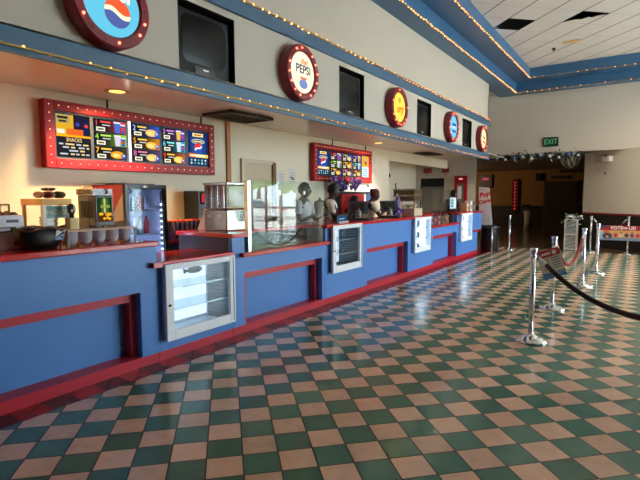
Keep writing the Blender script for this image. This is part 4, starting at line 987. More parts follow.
# coffee urn
t = thing('coffee_urn', 'dark coffee urn on the back counter left of the red cabinet', 'urn', (-5.05, 7.45, BT))
m = MB(); m.lathe([(.12, 0), (.12, .03), (.1, .05), (.11, .4), (.1, .43), (.03, .46), (.02, .5), (0, .5)], mat('urn_dark', (40, 36, 36), .3, .5), 18, Matrix.Translation((-5.05, 7.45, BT))); m.build('urn_body', t)
m = MB(); m.tube([(-4.95, 7.45, BT + .12), (-4.9, 7.45, BT + .12), (-4.89, 7.45, BT + .09)], .012, chrome, 6); m.build('tap', t)
# registers on the long unit
def register(y, label, rz):
    t = thing('cash_register', label, 'cash register', (0, 0, 0), 'touch screen cash registers on the counter')
    pm = mat('pos_grey', (52, 58, 72), .35); sm = mat('pos_stand', (150, 150, 150), .35, .3)
    m = MB(); m.rbox(-.14, .13, -.16, .16, 0, .035, .02, black); m.build('base', t)
    m = MB(); m.tube([(.08, 0, .03), (.1, 0, .1), (.02, 0, .17)], .03, sm, 8); m.prism([(.12, -.05, .03), (.02, -.05, .03), (.0, -.05, .17), (.03, -.05, .18)], (0, .1, 0), sm); m.build('stand', t)
    M = Matrix.Translation((.0, 0, .19)) @ Matrix.Rotation(-.5, 4, 'Y')
    m = MB(); m.box(-.02, .02, -.16, .16, -.09, .12, pm, M); m.box(.02, .035, -.11, .11, -.05, .08, black, M); m.build('monitor', t, .006)
    m = MB(); m.box(-.0215, -.02, -.14, .14, -.07, .10, emat((90, 120, 160), .6), M); m.build('screen', t)
    return place(t, (-3.86, y, TOPZ), rz)
register(6.80, 'grey touch screen cash register in front of the worker in a white shirt', -.85)
register(7.95, 'grey touch screen cash register in front of the worker with reddish hair', -.85)
t = thing('customer_display', 'small blue lit display on the counter above the dark display case', 'display', (-3.66, 6.0, TOPZ))
m = MB(); m.box(-3.74, -3.64, 5.86, 6.14, TOPZ, TOPZ + .02, mat('display_foot', (200, 200, 205), .4)); m.build('foot', t)
m = MB(); m.box(-3.72, -3.66, 5.84, 6.13, TOPZ + .021, TOPZ + .115, black); m.build('housing', t)
m = MB(); m.box(-3.66, -3.657, 5.86, 6.11, TOPZ + .03, TOPZ + .105, emat((40, 86, 130), .6)); m.box(-3.657, -3.656, 5.9, 6.04, TOPZ + .05, TOPZ + .065, emat((150, 190, 226), .9)); m.build('screen', t)
t = thing('flower_bunch', 'small bunch of purple flowers on the counter right of the registers', 'flowers', (-3.8, 8.28, TOPZ))
m = MB(); m.lathe([(.03, 0), (.04, .08), (.034, .08), (0, .01)], mat('small_vase', (90, 70, 120), .4), 10, Matrix.Translation((-3.8, 8.25, TOPZ))); m.build('vase', t)
for k in range(9):
    m = MB(); m.ball((-3.8 + random.uniform(-.04, .05), 8.25 + random.uniform(-.12, .12), TOPZ + .09 + random.uniform(0, .08)), .03, purple if k % 3 else mat('lilac_petal', (150, 110, 196), .6), 7, 5); m.build('flower', t)
# gift cluster and red candle tray further along
for k, (y, z, c, lab) in enumerate(((8.49, .30, (70, 100, 140), 'blue grey gift bag standing on the counter behind the purple flowers'), (8.60, .36, (120, 96, 150), 'lilac gift bag standing on the counter near the far popper'), (8.69, .26, (196, 150, 150), 'pale pink gift bag on the counter beside the far popper'))):
    t = thing('gift_bag', lab, 'bag', (-4.0, y, TOPZ), 'gift bags behind the counter purple flowers')
    m = MB(); bm_ = mat('gift_%d' % k, c, .5, var=.35, vscale=16); m.prism([(-4.05, y - .035, TOPZ), (-4.05, y + .035, TOPZ), (-4.05, y + .045, TOPZ + z), (-4.05, y - .045, TOPZ + z)], (.09, 0, 0), bm_); m.build('bag_body', t)
    m = MB(); m.tube([(-4.0, y - .03, TOPZ + z), (-4.0, y - .02, TOPZ + z + .07), (-4.0, y + .02, TOPZ + z + .07), (-4.0, y + .03, TOPZ + z)], .006, white_pl, 6); m.build('handle', t)
t = thing('popcorn_machine', 'glass and steel popcorn machine on the counter beside the candy ledge', 'popcorn machine', (-3.95, 9.0, TOPZ))
x0, x1, y0, y1 = -4.18, -3.72, 8.78, 9.19
m = MB(); m.box(x0, x1, y0, y1, TOPZ, TOPZ + .14, mat('popper_cream', (206, 190, 160), .4)); m.build('base_cabinet', t)
m = MB(); m.box(x0 + .01, x1 - .01, y0 + .01, y1 - .01, TOPZ + .3, TOPZ + .50, bronze); m.box(x0 + .005, x1 - .005, y0 + .005, y1 - .005, TOPZ + .38, TOPZ + .41, steel); m.box(x0, x1, y0, y1, TOPZ + .50, TOPZ + .53, steel); m.box(x0, x1, y0, y1, TOPZ + .28, TOPZ + .3, steel); m.build('hood', t)
m = MB()
for (x, y) in ((x0, y0), (x1 - .02, y0), (x0, y1 - .02), (x1 - .02, y1 - .02)): m.box(x, x + .02, y, y + .02, TOPZ + .14, TOPZ + .28, steel)
m.build('posts', t)
m = MB(); pc = mat('popped_corn', (232, 220, 170), .8, bump=.5, bscale=90)
for k in range(40): m.ball((random.uniform(x0 + .06, x1 - .06), random.uniform(y0 + .06, y1 - .06), TOPZ + .16 + random.uniform(0, .05)), .024, pc, 6, 4)
o = m.build('popcorn', t); o['kind'] = 'stuff'
m = MB(); m.tube([(x0 + .05, y0 + .05, TOPZ + .53), (x0 + .04, y0 + .03, TOPZ + .60), (x0 + .06, y0 - .0, TOPZ + .64)], .012, black, 6); m.build('vent_handle', t)
t = thing('red_tray', 'dark red serving tray with candles on the counter behind the registers', 'tray', (-4.1, 8.5, TOPZ)) if False else None
# candy on the ledge
cc = [(60, 120, 190), (214, 190, 90), (190, 60, 130), (226, 226, 220), (90, 160, 200), (206, 120, 60), (120, 60, 140), (200, 40, 60), (236, 206, 190), (70, 90, 160), (180, 150, 60), (210, 90, 120), (90, 150, 110), (226, 170, 60)]
cn = ['blue', 'gold', 'magenta', 'white', 'sky blue', 'orange', 'violet', 'red', 'pale pink', 'navy', 'mustard', 'rose', 'green', 'amber']
for k in range(14):
    y = 9.3 + .111 * k; h = .15 + .05 * ((k * 7) % 5) / 4
    t = thing('candy_box', '%s candy box standing in the row on the far red ledge' % cn[k], 'candy box', (-3.75, y, .886), 'candy boxes on the far ledge')
    m = MB(); m.box(-3.78, -3.72, y - .045, y + .045, .886, .886 + h, mat('candy_%d' % k, cc[k], .45, var=.2, vscale=30)); m.build('carton', t)
    m = MB(); m.box(-3.72, -3.718, y - .035, y + .035, .886 + h * .3, .886 + h * .65, mat('candy_label_%d' % (k % 3), ((240, 230, 210), (200, 40, 50), (60, 60, 120))[k % 3], .5)); m.build('label_panel', t)
# small white cartons at the far end
for (y, h, c, lab) in ((12.15, .2, (206, 170, 130), 'tan carton on the far end of the counter'), (12.45, .26, (226, 216, 214), 'white carton on the far end of the counter'), (12.7, .24, (90, 84, 90), 'dark carton on the far end of the counter')):
    m = MB(); m.box(-3.85, -3.7, y - .09, y + .09, TOPZ, TOPZ + h, mat('carton_%d' % c[0], c, .6)); m.box(-3.7, -3.699, y - .06, y + .06, TOPZ + .05, TOPZ + h * .6, mat('carton_lab', (150, 130, 120), .6)); tag(m.build('carton'), lab, 'carton')
# alcove things
m = MB(); m.box(-6.4, -6.36, 13.0, 13.16, 2.05, 2.17, matte_black); m.ball((-6.35, 13.08, 2.1), .04, matte_black, 8, 6); tag(m.build('wall_speaker'), 'small black wall speaker on the pale alcove wall', 'speaker')
for (px0, px1, lab) in ((-6.12, -5.85, 'maroon sign plate above the grey doorway, on the left'), (-5.48, -5.26, 'maroon sign plate above the grey doorway, on the right')):
    t = thing('sign_plate', lab, 'sign', ((px0 + px1) / 2, YE, 2.3)); m = MB(); m.box(px0, px1, YE - .04, YE - .005, 2.24, 2.4, maroon); m.build('plate', t)
    m = MB(); m.tube([((px0 + px1) / 2, YE - .02, 2.15), ((px0 + px1) / 2, YE - .02, 2.24)], .008, maroon, 6); m.build('stem', t)
t = thing('poster_frame', 'red framed movie poster case on the grey wall right of the doorway', 'poster frame', (-4.85, YE, 1.6))
m = MB(); a, b, c, d = -5.06, -4.66, .95, 2.12
m.box(a, a + .08, YE - .06, YE - .002, c, d, sign_red); m.box(b - .08, b, YE - .06, YE - .002, c, d, sign_red); m.box(a + .08, b - .08, YE - .06, YE - .002, d - .22, d, sign_red); m.box(a + .08, b - .08, YE - .06, YE - .002, c, c + .08, sign_red); m.build('frame', t)
m = MB(); m.box(a + .08, b - .08, YE - .02, YE - .004, c + .08, d - .22, mat('poster_paper', (120, 110, 104), .6, var=.6, vscale=5)); m.box(a + .1, b - .18, YE - .024, YE - .02, 1.4, 1.8, mat('poster_pale', (206, 204, 200), .6)); m.build('poster', t)
m = MB(); m.box(a + .14, b - .14, YE - .064, YE - .06, d - .12, d - .07, emat((240, 170, 160), .8)); m.build('title_strip', t)

# ------------------------------------------------------------------ people
from mathutils import noise
def skinmesh(name, joints, edges, m, parent, root, sub=2, extra=None):
    me = bpy.data.meshes.new(name); idx = {k: i for i, k in enumerate(joints)}
    me.from_pydata([joints[k][0] for k in joints], [(idx[a], idx[b]) for a, b in edges], [])
    o = bpy.data.objects.new(name, me); COL.objects.link(o)
    md = o.modifiers.new('skin', 'SKIN'); md.use_smooth_shade = True
    for k in joints:
        sv = me.skin_vertices[0].data[idx[k]]; r = joints[k][1]; sv.radius = (r, r) if not isinstance(r, tuple) else r; sv.use_root = (k == root)
    s = o.modifiers.new('sub', 'SUBSURF'); s.levels = sub; s.render_levels = sub
    dg = bpy.context.evaluated_depsgraph_get(); ev = bpy.data.meshes.new_from_object(o.evaluated_get(dg))
    bpy.data.objects.remove(o)
    mb_ = MB(); mb_.add([v.co for v in ev.vertices], [tuple(p.vertices) for p in ev.polygons], m, True)
    bpy.data.meshes.remove(ev)
    if extra: extra(mb_)
    return mb_.build(name, parent)
def person(loc, rz, ht, label, skin, shirt, hairc, lean=.0, arms=None, hair='short', apron=None, trousers=(30, 30, 36), look=(0, 0)):
    t = thing('person', label, 'person', (0, 0, 0))
    k = ht / 1.7
    S = lambda x, y, z: Vector((x * k, y * k, z * k))
    def T(x, y, z):             # torso leans forward about the hips
        z0 = .92; dz = z - z0; return S(x + math.sin(lean) * dz * (1 if dz > 0 else 0), y, z0 + dz * (math.cos(lean) if dz > 0 else 1))
    arms = arms or (((.08, .25, 1.10), (.26, .16, 1.17)), ((.08, -.25, 1.10), (.26, -.14, 1.18)))
    sm = mat('skin_%d_%d_%d' % skin, skin, .5, var=.05)
    J = {'pel': (T(0, 0, .92), .115 * k), 'wai': (T(0, 0, 1.06), (.105 * k, .125 * k)), 'che': (T(.0, 0, 1.26), (.12 * k, .15 * k)), 'nb': (T(-.005, 0, 1.40), .075 * k), 'nk': (T(.01, 0, 1.47), .05 * k)}
    hc = T(.03, 0, 1.585)
    J['hd'] = (T(.02, 0, 1.53), .055 * k)
    E = [('pel', 'wai'), ('wai', 'che'), ('che', 'nb'), ('nb', 'nk'), ('nk', 'hd')]
    for s, nm in ((1, 'l'), (-1, 'r')):
        J['sh' + nm] = (T(-.005, .175 * s, 1.375), .055 * k)
        el, ha = arms[0 if s > 0 else 1]
        J['el' + nm] = (S(*el), .04 * k); J['wr' + nm] = (S(*ha), .027 * k)
        d = (J['wr' + nm][0] - J['el' + nm][0]).normalized(); J['pa' + nm] = (J['wr' + nm][0] + d * .07 * k, (.018 * k, .034 * k))
        J['hp' + nm] = (S(0, .09 * s, .88), .09 * k); J['kn' + nm] = (S(.02, .1 * s, .48), .06 * k); J['an' + nm] = (S(-.01, .1 * s, .08), .04 * k); J['to' + nm] = (S(.15, .11 * s, .035), .035 * k)
        E += [('nb', 'sh' + nm), ('sh' + nm, 'el' + nm), ('el' + nm, 'wr' + nm), ('wr' + nm, 'pa' + nm), ('pel', 'hp' + nm), ('hp' + nm, 'kn' + nm), ('kn' + nm, 'an' + nm), ('an' + nm, 'to' + nm)]
    R = Matrix.Translation(hc) @ Matrix.Rotation(look[0], 4, 'Z') @ Matrix.Rotation(look[1], 4, 'Y')
    def headfn(m):
        hv = MB(); hv.ball((0, 0, 0), (.098, .077, .118), sm, 20, 14)
        vs = []
        for p in hv.v:
            p = p.copy()
            if p.z < -.03: p.x += .012 * (-p.z - .03) / .09; p.y *= 1 - 1.6 * (-p.z - .03)
            if p.x > 0:
                g = math.exp(-((p.y / .016) ** 2) - (((p.z + .012) / .03) ** 2)); p.x += .03 * g          # nose
                g = math.exp(-((p.y / .03) ** 2) - (((p.z + .062) / .012) ** 2)); p.x += .008 * g           # lips
                for s in (1, -1):
                    g = math.exp(-(((p.y - .034 * s) / .018) ** 2) - (((p.z - .015) / .014) ** 2)); p.x -= .01 * g   # eye sockets
            vs.append(p * k)
        m.add(vs, hv.f, sm, True, R)
        for s in (1, -1): m.ball((0, .078 * s * k, -.005 * k), (.014 * k, .008 * k, .03 * k), sm, 8, 6, R)
        for nm, s in (('l', 1), ('r', -1)):       # fingers and thumb
            w, p = J['wr' + nm][0], J['pa' + nm][0]; d = (p - w).normalized(); sd = d.cross(Vector((0, 0, 1)))
            sd = sd.normalized() if sd.length > .1 else Vector((0, 1, 0)); up = sd.cross(d)
            for q, (o_, ln) in enumerate(((-.028, .065), (-.009, .078), (.010, .074), (.028, .055))):
                a = p + sd * o_ * k - d * .01 * k; m.tube([a, a + d * ln * .45 * k, a + d * ln * .8 * k - up * .015 * k, a + d * ln * .95 * k - up * .035 * k], [.0095 * k, .009 * k, .008 * k, .006 * k], sm, 6)
            a = w + d * .025 * k - sd * s * .028 * k; m.tube([a, a + (d - sd * s * .9) * .03 * k, a + (d * 1.6 - sd * s * .9) * .035 * k - up * .01 * k], [.011 * k, .0095 * k, .007 * k], sm, 6)
    skinmesh('body', J, E, sm, t, 'pel', 2, headfn)
    # shirt with short sleeves
    J2 = {'a': (T(0, 0, .86), .14 * k), 'b': (T(0, 0, 1.06), (.125 * k, .15 * k)), 'c': (T(0, 0, 1.27), (.135 * k, .165 * k)), 'd': (T(-.005, 0, 1.41), .085 * k)}
    E2 = [('a', 'b'), ('b', 'c'), ('c', 'd')]
    for nm in 'lr':
        sh, el = J['sh' + nm][0], J['el' + nm][0]
        J2['s' + nm] = (sh, .068 * k); J2['e' + nm] = (sh + (el - sh) * .72, .06 * k); E2 += [('d', 's' + nm), ('s' + nm, 'e' + nm)]
    shm = mat('cloth_%d_%d_%d' % shirt, shirt, .8, var=.06, bump=.15, bscale=20)
    so = skinmesh('shirt', J2, E2, shm, t, 'b', 2)
    m = MB(); m.tube([T(.055 * math.cos(a) + .004, .06 * math.sin(a), 1.435 - .03 * math.cos(a)) for a in [2 * PI * i / 16 for i in range(16)]], .014 * k, shm, 6, None, True); m.build('collar', so)
    J3 = {'p': (S(0, 0, .93), .13 * k)}; E3 = []
    for s, nm in ((1, 'l'), (-1, 'r')):
        J3['h' + nm] = (S(0, .09 * s, .84), .1 * k); J3['k' + nm] = (S(.02, .1 * s, .48), .075 * k); J3['f' + nm] = (S(0, .1 * s, .1), .06 * k); E3 += [('p', 'h' + nm), ('h' + nm, 'k' + nm), ('k' + nm, 'f' + nm)]
    skinmesh('trousers', J3, E3, mat('trouser_cloth', trousers, .8), t, 'p', 2)
    hm = mat('hair_%d_%d_%d' % hairc, hairc, .75, var=.4, vscale=60, bump=.5, bscale=120)
    hv = MB(); hv.ball((-.012 * k, 0, .018 * k), (.104 * k, .088 * k, .115 * k), hm, 20, 14)
    m = MB()
    keep = lambda p: not (p.x > .045 * k and p.z < .075 * k) and not (p.z < -.055 * k) and not (p.x > .0 and p.z < .0)
    vs = [p for p in hv.v]; fs = [f for f in hv.f if all(keep(vs[i]) for i in f)]
    m.add(vs, fs, hm, True, R)
    if hair == 'bun': m.ball((-.1 * k, 0, .06 * k), .05 * k, hm, 10, 8, R)
    m.build('hair', t)
    for s in (1, -1):
        m = MB(); m.ball((.086 * k, .034 * s * k, .015 * k), .0105 * k, mat('eye_white', (214, 208, 200), .3), 8, 6, R); m.ball((.0945 * k, .034 * s * k, .015 * k), .0045 * k, matte_black, 6, 4, R); m.build('eye', t)
    m = MB(); m.poly([R @ Vector((.098 * k, y * k, z * k)) for y, z in ((-.022, -.062), (0, -.066), (.022, -.062), (0, -.058))], mat('lip', (96, 48, 44), .5)); m.build('mouth', t)
    if apron:
        m = MB(); am_ = mat('apron_%d' % apron[0], apron, .7)
        pts = [T(.135, y, z) for y, z in ((-.10, 1.30), (.10, 1.30), (.13, 1.1), (.14, .9), (-.14, .9), (-.13, 1.1))]
        m.prism(pts, (.012, 0, 0), am_); m.build('apron', t)
    # shoes
    for s in (1, -1):
        m = MB(); m.ball((.05 * k, .105 * s * k, .04 * k), (.13 * k, .05 * k, .04 * k), matte_black, 10, 6); m.build('shoe', t)
    return place(t, loc, rz)
person((-4.54, 6.95, 0), .55, 1.70, 'person in a white shirt with a red front panel at the left register', (74, 48, 38), (226, 218, 204), (18, 14, 14), lean=.1, apron=(150, 34, 40), look=(.35, .25), arms=(((.12, .25, 1.1), (.32, .2, 1.17)), ((.12, -.24, 1.1), (.33, -.12, 1.17))))
person((-4.56, 8.25, 0), .9, 1.66, 'person with reddish hair and white shirt leaning over the right register', (84, 54, 44), (230, 224, 204), (92, 34, 26), lean=.35, hair='bun', look=(.3, .25), arms=(((.24, .25, 1.14), (.4, .2, 1.22)), ((.24, -.25, 1.14), (.4, -.12, 1.22))))
person((-4.55, 7.6, 0), .4, 1.50, 'person in a dark shirt between the two workers in white', (66, 44, 36), (38, 36, 42), (20, 16, 16), lean=.2, look=(-.3, .3))
person((-4.58, 6.28, 0), .1, 1.70, 'person in a pale shirt standing behind the three pane glass guard', (60, 46, 40), (196, 200, 206), (24, 20, 20), look=(.1, .1), trousers=(60, 56, 54))
person((-4.55, 13.3, 0), -.6, 1.66, 'person in a dark grey shirt bending at the far end of the counter', (64, 44, 38), (60, 58, 62), (16, 14, 14), lean=.2, look=(.2, .3))

# ------------------------------------------------------------------ stanchions, ropes and signs on the floor
def stanchion_proto():
    t = thing('stanchion', '', 'stanchion', (0, 0, 0), 'chrome rope stanchions')
    m = MB(); m.lathe([(0, .0), (.155, 0), (.158, .012), (.14, .03), (.09, .05), (.05, .062), (.032, .08), (.028, .085)], chrome, 28); 
    for i, p in enumerate(m.v):
        r = math.hypot(p.x, p.y)
        if .04 < r < .15: p.z += .007 * math.sin(5 * math.atan2(p.y, p.x)) * math.sin(r * 40)
    m.build('base', t)
    m = MB(); m.lathe([(.027, .08), (.027, .87)], chrome, 16); m.build('pole', t)
    m = MB(); m.lathe([(.03, .865), (.034, .875), (.03, .885), (.029, .90), (.036, .93), (.038, .95), (.034, .957), (0, .96)], chrome, 16); m.build('top_cap', t)
    return t
ST = [((-.90, 5.16), 'chrome stanchion nearest the camera, with the tilted paper sign'), ((-.94, 6.80), 'second chrome stanchion from the camera, holding the red rope'), ((-.78, 8.80), 'third chrome stanchion from the camera, at the far end of the red rope'), ((-.70, 10.40), 'fourth chrome stanchion from the camera, standing alone'),
      ((-1.12, 14.26), 'far chrome stanchion beside the white lattice stand'), ((-.30, 14.155), 'far chrome stanchion behind the long banner'), ((-3.02, 13.70), 'thin chrome stanchion right of the black bin'), ((.75, 3.55), 'chrome stanchion right of the photo edge, holding the dark rope')]
proto = stanchion_proto()
for i, ((x, y), lab) in enumerate(ST):
    o = proto if i == 0 else copy_tree(proto)
    o.location = (x, y, 0); o['label'] = lab
def rope(a, b, sag, c, label, r=.019, n=28, za=.90):
    a = Vector((a[0], a[1], za)); b = Vector((b[0], b[1], za)); d = (b - a).normalized()
    a += d * .045; b -= d * .045
    t = thing('velvet_rope', label, 'rope', tuple(a))
    pts = [a + (b - a) * (i / n) + Vector((0, 0, -sag * 4 * (i / n) * (1 - i / n))) for i in range(n + 1)]
    m = MB(); m.tube(pts[2:-2], r, c, 10); m.build('rope', t)
    for q in (pts[:4], pts[::-1][:4]):
        m = MB(); m.tube(q, [.008, .015, .021, .021], chrome, 8); m.build('end_fitting', t)
    return t
rdark = mat('dark_maroon_velvet', (44, 20, 22), .8, bump=.2, bscale=200); rred = mat('red_velvet', (128, 24, 36), .8, bump=.2, bscale=200)
rope(ST[0][0], ST[7][0], .34, rdark, 'dark maroon rope sagging from the nearest stanchion to the right photo edge', r=.023)
rope(ST[1][0], ST[2][0], .42, rred, 'red rope sagging between the second and third stanchions', r=.023)
rope((-.30, 14.155), (-1.12, 14.26), .3, rred, 'far red rope behind the long banner')
# tilted sign on the nearest stanchion
t = thing('paper_sign', 'tilted paper sign with red header and blue foot hung on the nearest rope', 'sign', (-.87, 5.2, .7))
M = Matrix.Translation((-.765, 5.37, .785)) @ Matrix.Rotation(math.radians(26), 4, 'Z') @ Matrix.Rotation(math.radians(-19), 4, 'Y')
# local x to the right, z up, faces -y
w, h = .115, .15
def sbox(a, b, c, d, mt, e=0): m.box(a, b, -.003 - e, .003, c, d, mt, M)
m = MB(); sbox(-w, w, -h, h, mat('sign_cream', (214, 206, 180), .5)); m.build('sheet', t)
m = MB(); sbox(-w, w, h - .075, h, mat('sign_header_red', (176, 44, 56), .5), .001); sbox(-.07, .02, h - .05, h - .028, mat('sign_white', (232, 228, 226), .5), .002); sbox(.04, .075, h - .06, h - .02, mat('sign_white', (232, 228, 226), .5), .002); m.build('header', t)
m = MB(); sbox(-w, w, -h, -h + .065, mat('sign_blue', (78, 130, 186), .5), .001); sbox(-w * .2, w, -h + .03, -h + .065, mat('sign_blue2', (120, 160, 196), .5), .002); m.build('footer', t)
m = MB()
for k in range(5): sbox(-.085, -.01, .05 - .026 * k, .06 - .026 * k, mat('sign_line', (150, 120, 100), .5), .001); sbox(.01, .09, .05 - .026 * k, .062 - .026 * k, mat('sign_line_blue', (110, 140, 160), .5), .001)
m.build('lines', t)
m = MB(); m.tube([M @ Vector((-w, 0, h)), (-.875, 5.19, .93)], .004, white_pl, 6); m.tube([M @ Vector((-w, 0, -h)), (-.84, 5.26, .70)], .004, white_pl, 6) if False else None; m.build('tie', t)

# long banner with photographs
t = thing('long_banner', 'long printed banner with white lettering on red across the far stanchions', 'banner', (-.14, 14.02, .7))
BY = 14.02; bx0, bx1, bz0, bz1 = -.94, .36, .36, .73
BM = Matrix.Translation((0, 0, 0))
m = MB(); m.box(bx0, bx1, BY, BY + .02, bz0, bz1, mat('banner_tan', (206, 160, 96), .6, var=.15, vscale=8)); m.build('sheet', t)
m = MB(); m.box(bx0, bx1, BY - .002, BY, bz1 - .12, bz1, mat('banner_red', (150, 30, 44), .6)); m.box(bx0, bx0 + .2, BY - .003, BY - .002, bz1 - .05, bz1, mat('banner_navy', (60, 60, 96), .6)); m.box(bx0, bx1, BY - .002, BY, bz0, bz0 + .07, mat('banner_blue', (110, 130, 156), .6)); m.build('stripes', t)
m = MB(); bw = mat('banner_white', (226, 224, 226), .6); m.text('VOTE', .115, bw, onY(-.545, BY - .004, bz1 - .062), sx=.9, bold=.003); m.text('FOR', .06, bw, onY(-.365, BY - .004, bz1 - .062), sx=.9, bold=.003); m.text('US!', .115, bw, onY(-.215, BY - .004, bz1 - .062), sx=.9, bold=.003); m.box(.0, .2, BY - .003, BY - .002, bz0 + .025, bz0 + .045, mat('banner_white', (226, 224, 226), .6)); m.build('lettering', t)
m = MB(); 
def bb(x, z, rx, rz, c, e):
    n = 14; m.prism([(x + rx * math.cos(2 * PI * i / n), BY - .003 - e, z + .01 + rz * math.sin(2 * PI * i / n)) for i in range(n)], (0, -.001, 0), mat('bp_%d_%d_%d' % c, c, .6))
bb(-.86, .48, .075, .1, (150, 164, 186), 0); bb(-.74, .46, .11, .08, (60, 66, 86), .001); bb(-.76, .53, .055, .065, (176, 106, 72), .002); bb(-.765, .58, .06, .03, (206, 96, 60), .003); bb(-.76, .505, .05, .03, (90, 46, 36), .004); bb(-.74, .43, .03, .03, (206, 160, 110), .005)
for k, c in enumerate(((190, 40, 46), (206, 186, 160), (60, 50, 60), (110, 60, 120), (180, 50, 56), (80, 70, 50), (196, 60, 80), (90, 90, 130))):
    x = -.56 + .115 * k; bb(x, .485, .045, .055, c, .001); bb(x, .545, .024, .03, ((196, 140, 110), (150, 100, 76))[k % 2], .002)
m.build('photo_figures', t)
m = MB(); m.box(-.315, -.285, BY + .02, BY + .10, .5, .54, black); m.build('clamp', t)
# white lattice stand with garland
t = thing('lattice_stand', 'white lattice stand topped with pale leaves in front of the corridor', 'planter', (-1.62, 14.62, 0))
cx_, cy_ = -1.62, 14.62; m = MB()
for s in (-1, 1):
    for q in (-1, 1): m.box(cx_ + s * .14 - .012, cx_ + s * .14 + .012, cy_ + q * .14 - .012, cy_ + q * .14 + .012, 0, .84, white_pl)
for z in (.02, .42, .82):
    for s in (-1, 1): m.box(cx_ - .14, cx_ + .14, cy_ + s * .14 - .01, cy_ + s * .14 + .01, z, z + .025, white_pl); m.box(cx_ + s * .14 - .01, cx_ + s * .14 + .01, cy_ - .14, cy_ + .14, z, z + .025, white_pl)
m.build('frame', t)
m = MB()
for f in range(2):
    for s in (-1, 1):
        for k in range(7):
            z = .06 + .11 * k
            for r_ in (1, -1):
                a = Vector((-.13, 0, z)); b = Vector((.13, 0, z + .1 * r_ + (0.0 if r_ > 0 else .1)))
                if f == 0: m.tube([(cx_ + a.x, cy_ + s * .142, a.z if r_ > 0 else b.z), (cx_ + b.x, cy_ + s * .142, b.z if r_ > 0 else a.z + .1)], .005, white_pl, 4)
                else: m.tube([(cx_ + s * .142, cy_ + a.x, a.z if r_ > 0 else b.z), (cx_ + s * .142, cy_ + b.x, b.z if r_ > 0 else a.z + .1)], .005, white_pl, 4)
m.build('lattice', t)
m = MB(); m.box(cx_ - .125, cx_ + .125, cy_ - .125, cy_ + .125, .03, .83, mat('stand_liner', (150, 156, 158), .6)); m.build('liner', t)
m = MB()
for k in range(120):
    a = random.uniform(0, 2 * PI); r_ = random.uniform(.02, .27); p = Vector((cx_ + r_ * math.cos(a), cy_ + r_ * math.sin(a), .86 + random.uniform(-.08, .14) - r_ * .3)); q = p + Vector((random.uniform(-.09, .09), random.uniform(-.09, .09), random.uniform(-.1, .06))); w_ = Vector((random.uniform(-.03, .03), random.uniform(-.03, .03), .02))
    m.poly([p, (p + q) / 2 + w_, q, (p + q) / 2 - w_], (white_pl, leaf, mat('pale_leaf', (150, 176, 168), .6))[k % 3])
o = m.build('leaves', t); o['kind'] = 'stuff'
t = thing('lattice_stand', 'small pale planter stand standing deep inside the dark corridor', 'planter', (-4.4, 23.6, 0))
m = MB(); m.lathe([(.2, 0), (.17, .4), (.22, .8)], mat('dim_planter', (170, 166, 156), .6), 12, Matrix.Translation((-4.4, 23.6, 0))); m.build('pot', t)
m = MB()
for k in range(40):
    a = random.uniform(0, 2 * PI); p = Vector((-4.4 + .2 * math.cos(a), 23.6 + .2 * math.sin(a), .82 + random.uniform(0, .2))); q = p + Vector((random.uniform(-.2, .2), random.uniform(-.2, .2), .1)); m.poly([p, (p + q) / 2 + Vector((0, 0, .05)), q, (p + q) / 2 - Vector((0, 0, .03))], leaf)
m.build('foliage', t)
# black bin with the pop corn sign on top
t = thing('waste_bin', 'black oval waste bin at the far end of the counter', 'bin', (-3.4, 13.2, 0))
m = MB(); bc = (-3.42, 13.22)
m.lathe([(.0, 0), (.23, 0), (.24, .02), (.245, .62), (.25, .64), (.25, .68), (.22, .695), (0, .70)], mat('bin_black', (22, 23, 27), .3), 24, Matrix.Translation((bc[0], bc[1], 0))); m.build('bin_body', t)
m = MB(); m.lathe([(.252, .62), (.256, .63), (.256, .67), (.252, .68)], mat('bin_rim', (40, 40, 44), .3), 24, Matrix.Translation((bc[0], bc[1], 0))); m.build('rim', t)
m = MB(); m.tube([(-3.30, 12.985, .02), (-3.30, 12.985, .66)], .022, chrome, 10); m.build('chrome_strip', t)
t = thing('popcorn_sign', 'leaning white sign with red script lettering on top of the black bin', 'sign', (-3.5, 13.25, .71))
yb = 13.2; pts = [(-3.70, .708), (-3.36, .708), (-3.46, 1.70), (-3.74, 1.735)]
m = MB(); m.prism([(x, yb, z) for x, z in pts], (0, .025, 0), mat('sign_board_white', (222, 214, 214), .5)); m.build('board', t)
m = MB(); rs = mat('script_red', (214, 44, 62), .5)
m.text('Pop', .18, rs, onY(-3.59, yb - .003, 1.52, .25), shear=.3, bold=.007); m.text('Corn', .15, rs, onY(-3.585, yb - .003, 1.33, .25), shear=.3, bold=.006)
m.tube([(-3.70 + .02 * i, yb - .002, 1.63 + .035 * math.sin(i * .45)) for i in range(12)], .004, rs, 4); m.build('lettering', t)
m = MB()
for (x, z) in ((-3.6, 1.0), (-3.52, .95), (-3.45, .9), (-3.55, .85)): m.ball((x, yb - .002, z), (.02, .003, .02), mat('pale_pink_dot', (226, 150, 150), .5), 8, 6)
m.build('pink_dots', t)

